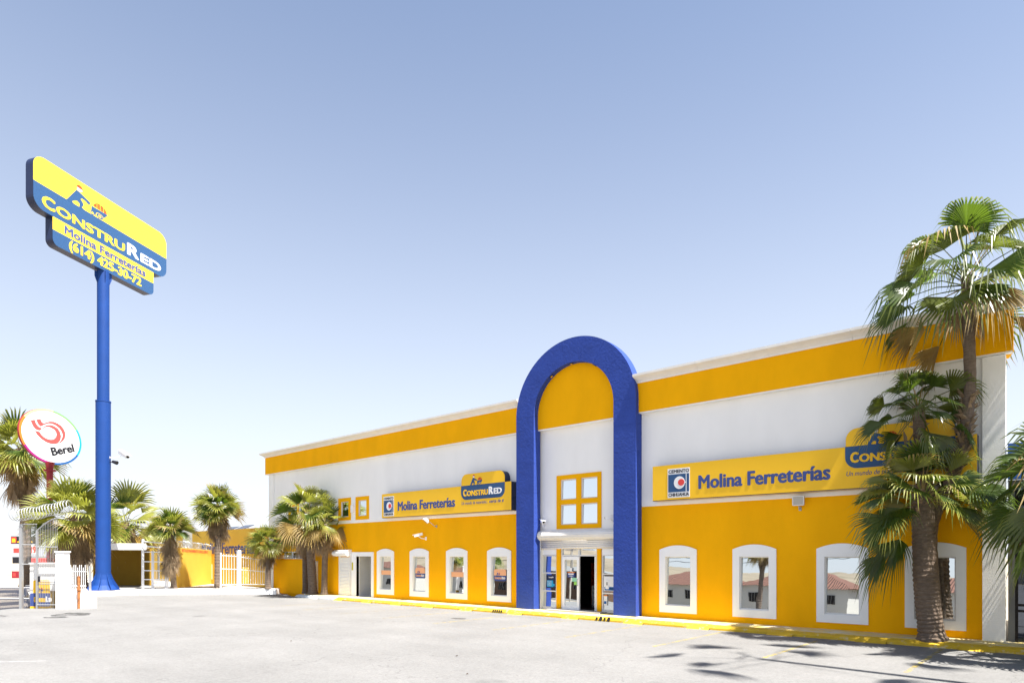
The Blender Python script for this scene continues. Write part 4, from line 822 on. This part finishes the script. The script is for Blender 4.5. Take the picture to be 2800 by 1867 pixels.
def palm(label, path, r0, r1, nl, L, pet, seed, skirt=1.2, nd=16, rad=None, emax=82, emin=-35, boots=0, droop=.5, yellow=.12, grp='fan palms', smooth_tr=0, extra=(), squash=1., deadr=.4, dark=False, sagk=.22, ns=22, fold_=(.1, .5), spr=(72, 116)):
    rnd = random.Random(seed); base = Vector(path[0]); T = thing('palm_tree', label, 'palm tree', base, grp)
    P = [Vector(p) for p in path]; seg = []
    for i in range(len(P)-1):
        for j in range(12): seg.append(P[i].lerp(P[i+1], j/12))
    seg.append(P[-1]); S2 = seg[:]
    for _ in range(6): S2 = [S2[0]]+[(S2[i-1]+S2[i]*2+S2[i+1])/4 for i in range(1, len(S2)-1)]+[S2[-1]]
    N = 60; pts, rs = [], []
    for i in range(N+1):
        t_ = i/N*(len(S2)-1); k = min(int(t_), len(S2)-2); pts.append(S2[k].lerp(S2[k+1], t_-k)); f = i/N
        rs.append((r0*(1-f)+r1*f+r0*.35*max(0, 1-f*12)**2)*(1+(.05 if i % 2 else -.03)+rnd.uniform(-.02, .02)))
    h = MB(); h.tube(pts, rs, 14); h.build('trunk', M['trunk'], T)
    top = P[-1]; H_ = top.z-base.z
    if boots:
        h = MB()
        for i in range(boots):
            f = rnd.uniform(*smooth_tr) if smooth_tr else rnd.uniform(.5, 1); t_ = f*(len(S2)-1); k = min(int(t_), len(S2)-2); p = S2[k].lerp(S2[k+1], t_-k); a = rnd.uniform(0, 6.28); o_ = Vector((math.cos(a), math.sin(a), 0)); s_ = Vector((-o_.y, o_.x, 0)); rr = (r0*(1-f)+r1*f)*.9
            l_ = rnd.uniform(.12, .24); q = p+o_*rr; tip = q+o_*l_*.75+Vector((0, 0, l_*rnd.uniform(.3, 1.1)))+s_*rnd.uniform(-.1, .1); ww = .05
            h.add([q-s_*ww, q+s_*ww, q+Vector((0, 0, .1))+o_*.02, tip-s_*.025, tip+s_*.02], [(0, 1, 4, 3), (1, 2, 4), (2, 0, 3), (2, 3, 4)])
        h.build('frond_stubs', M['boots'], T)
    c = MB(); mats = [M['leafA'], M['leafD' if dark is True else 'leafB'], M['leafC'], M['boots']]
    for i in range(nl):
        f = (i+.5)/nl; el_ = R(emax+(emin-emax)*f**.85+rnd.uniform(-13, 13)); az = i*2.39996+rnd.uniform(-.35, .35)
        d = Vector((math.cos(az)*math.cos(el_), math.sin(az)*math.cos(el_), math.sin(el_)*squash)).normalized(); pl = pet*rnd.uniform(.75, 1.15)
        p0 = top+Vector((d.x, d.y, 0))*r1*.5-Vector((0, 0, f*.35*pet)); p1 = p0+d*pl*.55; p2 = p0+d*pl-Vector((0, 0, pl*.14)); c.m = 1 if rnd.random() < .7 else 2
        c.tube([p0, p1, p2], [.022, .016, .012], 3, False); dd = (p2-p1).normalized(); dd = (dd-Vector((0, 0, .12+.25*f))).normalized()
        mi = 2 if (f > .8 and rnd.random() < yellow*3) else (1 if rnd.random() < (.45 if dark else .65) else 0)
        add_leaf(c, rnd, p2, dd, L*rnd.uniform(.70, 1.16), ns, rnd.uniform(*spr), droop*rnd.uniform(.7, 1.3), mi, rnd.uniform(-.7, .7), 1 if mi == 0 else 2 if rnd.random() < .25 else None, rnd.uniform(*fold_), sagk)
    for (az, e_, pl, l_) in extra:
        el_, az = R(e_), R(az); d = Vector((math.cos(az)*math.cos(el_), math.sin(az)*math.cos(el_), math.sin(el_))); p2 = top+d*pl-Vector((0, 0, .1*pl)); c.m = 1; c.tube([top, top+d*pl*.5, p2], [.026, .02, .014], 3, False)
        add_leaf(c, rnd, p2, (d-Vector((0, 0, .5))).normalized(), l_, 26, 70, droop*1.6, 0, rnd.uniform(-.4, .4), 0, .35)
    c.build('crown', mats, T)
    if nd:
        h = MB()
        for i in range(nd):
            f = rnd.random(); az = rnd.uniform(0, 6.28); o_ = Vector((math.cos(az), math.sin(az), 0)); ps = top-Vector((0, 0, .15+f*skirt*.62)); p2 = ps+o_*deadr*rnd.uniform(.45, 1.0)-Vector((0, 0, rnd.uniform(.15, .4)))
            h.m = 0; h.tube([ps+o_*r1*.7, (ps+p2)/2+o_*.08, p2], [.02, .016, .012], 3, False); dd = (Vector((0, 0, -1))+o_*rnd.uniform(-.10, .22)).normalized()
            add_leaf(h, rnd, p2, dd, L*rnd.uniform(.6, .85)*min(1, skirt/1.0+.2), 16, rnd.uniform(26, 48), .1, 1 if (rnd.random() < .12 and f < .3) else 0, rnd.uniform(0, 6.28), None, rnd.uniform(-.4, .6))
        h.build('dead_fronds', [M['dead'], M['leafC']], T)
    return T
palm('tall palm behind the round sign with a thick brown skirt of dead fronds', [(-56.3, -9.3, -.1), (-56.3, -9.3, 5), (-56.5, -9.5, 9.8)], .34, .32, 38, 2.0, 1.2, 11, 4.0, 56, droop=.15, deadr=.7, boots=60, emin=-35, **LEFT)
palm('broad olive palm left of the blue pole with hanging tan skirt', [(-47.6, -8.25, .1), (-47.7, -8.35, 2.4), (-47.9, -8.5, 4.7)], .40, .32, 40, 1.9, 1.25, 12, 2.8, 50, droop=.15, boots=90, deadr=.75, yellow=.12, emin=-30, **LEFT)
palm('palm mostly hidden behind the blue pole, fronds showing on its right', [(-52.6, -4.1, .1), (-52.6, -4.1, 4.7)], .30, .25, 32, 1.9, 1.6, 13, 1.5, 20, droop=.15, yellow=.2, emin=-25, **LEFT)
palm('short palm by the white lattice gate with a skirt down to the plinth', [(-42.55, -4.6, .15), (-42.25, -4.91, 3.95)], .17, .15, 32, 1.12, .52, 14, 3.3, 64, droop=.12, deadr=.26, emin=-12, emax=80, **LEFT)
palm('slim tall palm in the middle of the row, shaggy under its crown', [(-40.75, -2.67, .15), (-40.9, -2.6, 3), (-41.06, -2.52, 5.35)], .21, .16, 36, 1.2, .55, 15, 1.9, 56, droop=.12, boots=50, smooth_tr=(.55, .8), deadr=.40, emin=-24, **LEFT)
palm('small palm at the right end of the white plinth', [(-37.6, -1.0, .17), (-37.7, -.95, 2), (-37.85, -.9, 3.1)], .16, .14, 28, .98, .42, 16, 1.0, 20, droop=.15, deadr=.3, emin=-38, yellow=.2, **LEFT)
palm('front palm of the trio by the strip window, bulging at its foot', [(-33.2, -.62, 0), (-33.25, -.7, 2), (-33.15, -.95, 4.7)], .25, .22, 27, 1.25, 1.0, 17, 1.7, 36, droop=.3, deadr=.45, emin=-30, yellow=.3, fold_=(.2, .7), spr=(62, 100))
palm('dark trunked palm at the left of the trio by the strip window', [(-34.45, -.35, 0), (-34.4, -.4, 2.2), (-34.0, -.7, 4.0)], .16, .15, 13, .95, .7, 18, 1.5, 22, droop=.4, deadr=.4)
palm('leaning pale trunked palm at the right of the trio by the strip window', [(-32.3, -.45, 0), (-32.25, -.45, 1.5), (-31.95, -.6, 2.9), (-31.87, -.7, 4.0)], .17, .14, 22, .98, .6, 19, 1.3, 24, droop=.35, deadr=.35, yellow=.4, fold_=(.2, .7))
# the palms in front of the store's last bays
palm('low thick trunked palm standing in front of the last arched window', [(-3.01, -.85, -.02), (-3.16, -.92, 1.6), (-3.18, -1.1, 3.85)], .30, .25, 36, 1.0, .85, 21, .0, 0, sagk=.35, ns=26, droop=.3, emin=-14, yellow=.02, boots=26, smooth_tr=(.86, 1), dark='mid', fold_=(.15, .6), spr=(65, 108), extra=((250, -22, .9, .7), (212, -40, 1.2, .85), (225, -60, 1.25, 1.15), (205, -58, 1.7, 1.1), (30, -5, 1.2, 1.2), (-15, 5, 1.1, 1.1)))
palm('tallest palm of the store front with long drooping fronds above the roof line', [(-2.98, -.23, 0), (-3.16, -.24, 3.0), (-2.40, -.50, 4.8), (-2.20, -.60, 6.5), (-2.24, -.95, 9.3)], .15, .13, 36, 1.12, 1.25, 42, .8, 5, droop=.7, emin=-38, emax=86, boots=150, smooth_tr=(.42, .72), yellow=.25, dark=True, sagk=.6, ns=27, fold_=(.2, .8), spr=(58, 96))
palm('dense dark palm of middle height with its crown before the white wall', [(-3.20, -.20, 0), (-3.28, -.24, 3.0), (-3.32, -.85, 6.2)], .14, .15, 26, .80, .72, 23, 1.0, 6, sagk=.4, ns=26, droop=.5, fold_=(.15, .7), spr=(62, 108), emin=-40, boots=40, yellow=.02, dark=True)
palm('palm in front of the dark glass shop, its low fronds over the kerb', [(.45, -2.0, -.05), (.15, -2.2, 4.0)], .28, .24, 32, 1.25, 1.25, 24, 1.0, 8, droop=.5, emin=-45, boots=30, yellow=.05, dark=True)
palm('very tall slender palm in the lot beyond the dark glass shop', [(4.0, -6.9, -.15), (3.6, -6.9, 18.6)], .14, .10, 8, 1.0, 2.2, 25, .8, 0, droop=.6, emin=-10)
palm('palm of middle height in the lot beyond the dark glass shop', [(2.2, -4.0, -.15), (2.2, -4.0, 8.6)], .14, .11, 6, .8, 1.5, 26, .8, 0, droop=.6, emin=-15)
# seen only in the window reflections
palm('slim palm standing across the lot in front of the steep terracotta roof', [(-20.9, -34.5, -.2), (-20.6, -34.8, 5.7)], .22, .18, 30, 1.0, .8, 27, 1.4, 24, droop=.4)
palm('palm across the lot nearest the wooden utility pole', [(-52, -33, -.2), (-52, -33, 4.6)], .24, .18, 30, 1.15, 1.0, 28, 1.4, 24, droop=.4)
palm('palm across the lot farthest along the street cables', [(-62, -37, -.2), (-62, -37, 5.2)], .24, .18, 30, 1.15, 1.0, 29, 1.4, 24, droop=.4)

# ------------------------------------------------------------------ across the street (mirrored in the glass)
def house(x0, x1, y0, y1, hw, hr, label, roofm='tile', wallm='housew'):
    T = thing('house', label, 'house', ((x0+x1)/2, (y0+y1)/2, -.4), 'houses across the street'); h = MB(); h.box(x0, x1, y0, y1, -.6, hw); h.build('wall', M[wallm], T)
    e_ = .5; cx_ = (x0+x1)/2; cy_ = (y0+y1)/2; dy = (y1-y0)/2
    h = MB(); h.add([(x0-e_, y0-e_, hw), (x1+e_, y0-e_, hw), (x1+e_, y1+e_, hw), (x0-e_, y1+e_, hw), (x0+dy*.8, cy_, hw+hr), (x1-dy*.8, cy_, hw+hr)], [(0, 1, 5, 4), (1, 2, 5), (2, 3, 4, 5), (3, 0, 4), (0, 3, 2, 1)]); h.build('roof', M[roofm], T)
    n_ = max(2, int((x1-x0)/3.2))
    for i in range(n_):
        c = x0+(i+.5)*(x1-x0)/n_; h = MB(); h.box(c-.75, c+.75, y1, y1+.06, 1.1, 2.2); h.m = 1
        for k in range(5): h.box(c-.7+k*.34, c-.67+k*.34, y1+.06, y1+.09, 1.1, 2.2)
        h.build('window', [M['dark'], M['greyp']], T)
house(-47, -33.5, -70, -58, 2.9, 2.0, 'white house with a terracotta hip roof across the street')
house(-31, -19, -66, -55, 2.9, 2.2, 'second white house with a steep terracotta roof across the street')
house(-70, -52, -62, -54, 3.6, .8, 'brown low shop with grey roof across the street', 'greyp', 'brown')
house(-88, -74, -66, -56, 3.2, 1.8, 'white house with terracotta roof farther along the street')
house(-118, -100, -70, -58, 4.4, 1.6, 'large pale house at the far end of the street')
house(-14, -2, -66, -56, 2.9, 1.8, 'white house with terracotta roof opposite the last windows')
T = thing('utility_pole', 'wooden utility pole with crossarms and cables along the street', 'utility pole', (-43.5, -38, -.4))
h = MB(); h.tube([(-43.5, -38, -.5), (-43.3, -38, 7.8)], .14, 10); h.build('pole', M['concrete'], T)
h = MB(); h.box(-44.4, -42.4, -38.1, -37.95, 7.2, 7.32); h.box(-44.2, -42.5, -38.1, -37.95, 6.2, 6.3); h.build('crossarm', M['brown'], T)
for k, (z, y) in enumerate(((7.4, -38.4), (7.35, -37.6), (6.4, -38.3), (6.35, -37.7), (5.6, -38), (5.3, -38))):
    h = MB(); pts = []
    for i in range(41): x = -130+i*4; u_ = ((x+43.4) % 32)/32; pts.append((x, y, z-.5*(1-(2*u_-1)**2)*(.6+.2*k)))
    h.tube(pts, .022, 4, False); h.build('cable', M['wire'], T)
h = MB(); h.box(-130, 14, -52, -44, -.40, -.36); tag(h.build('street', M['asphalt']), kind='structure')
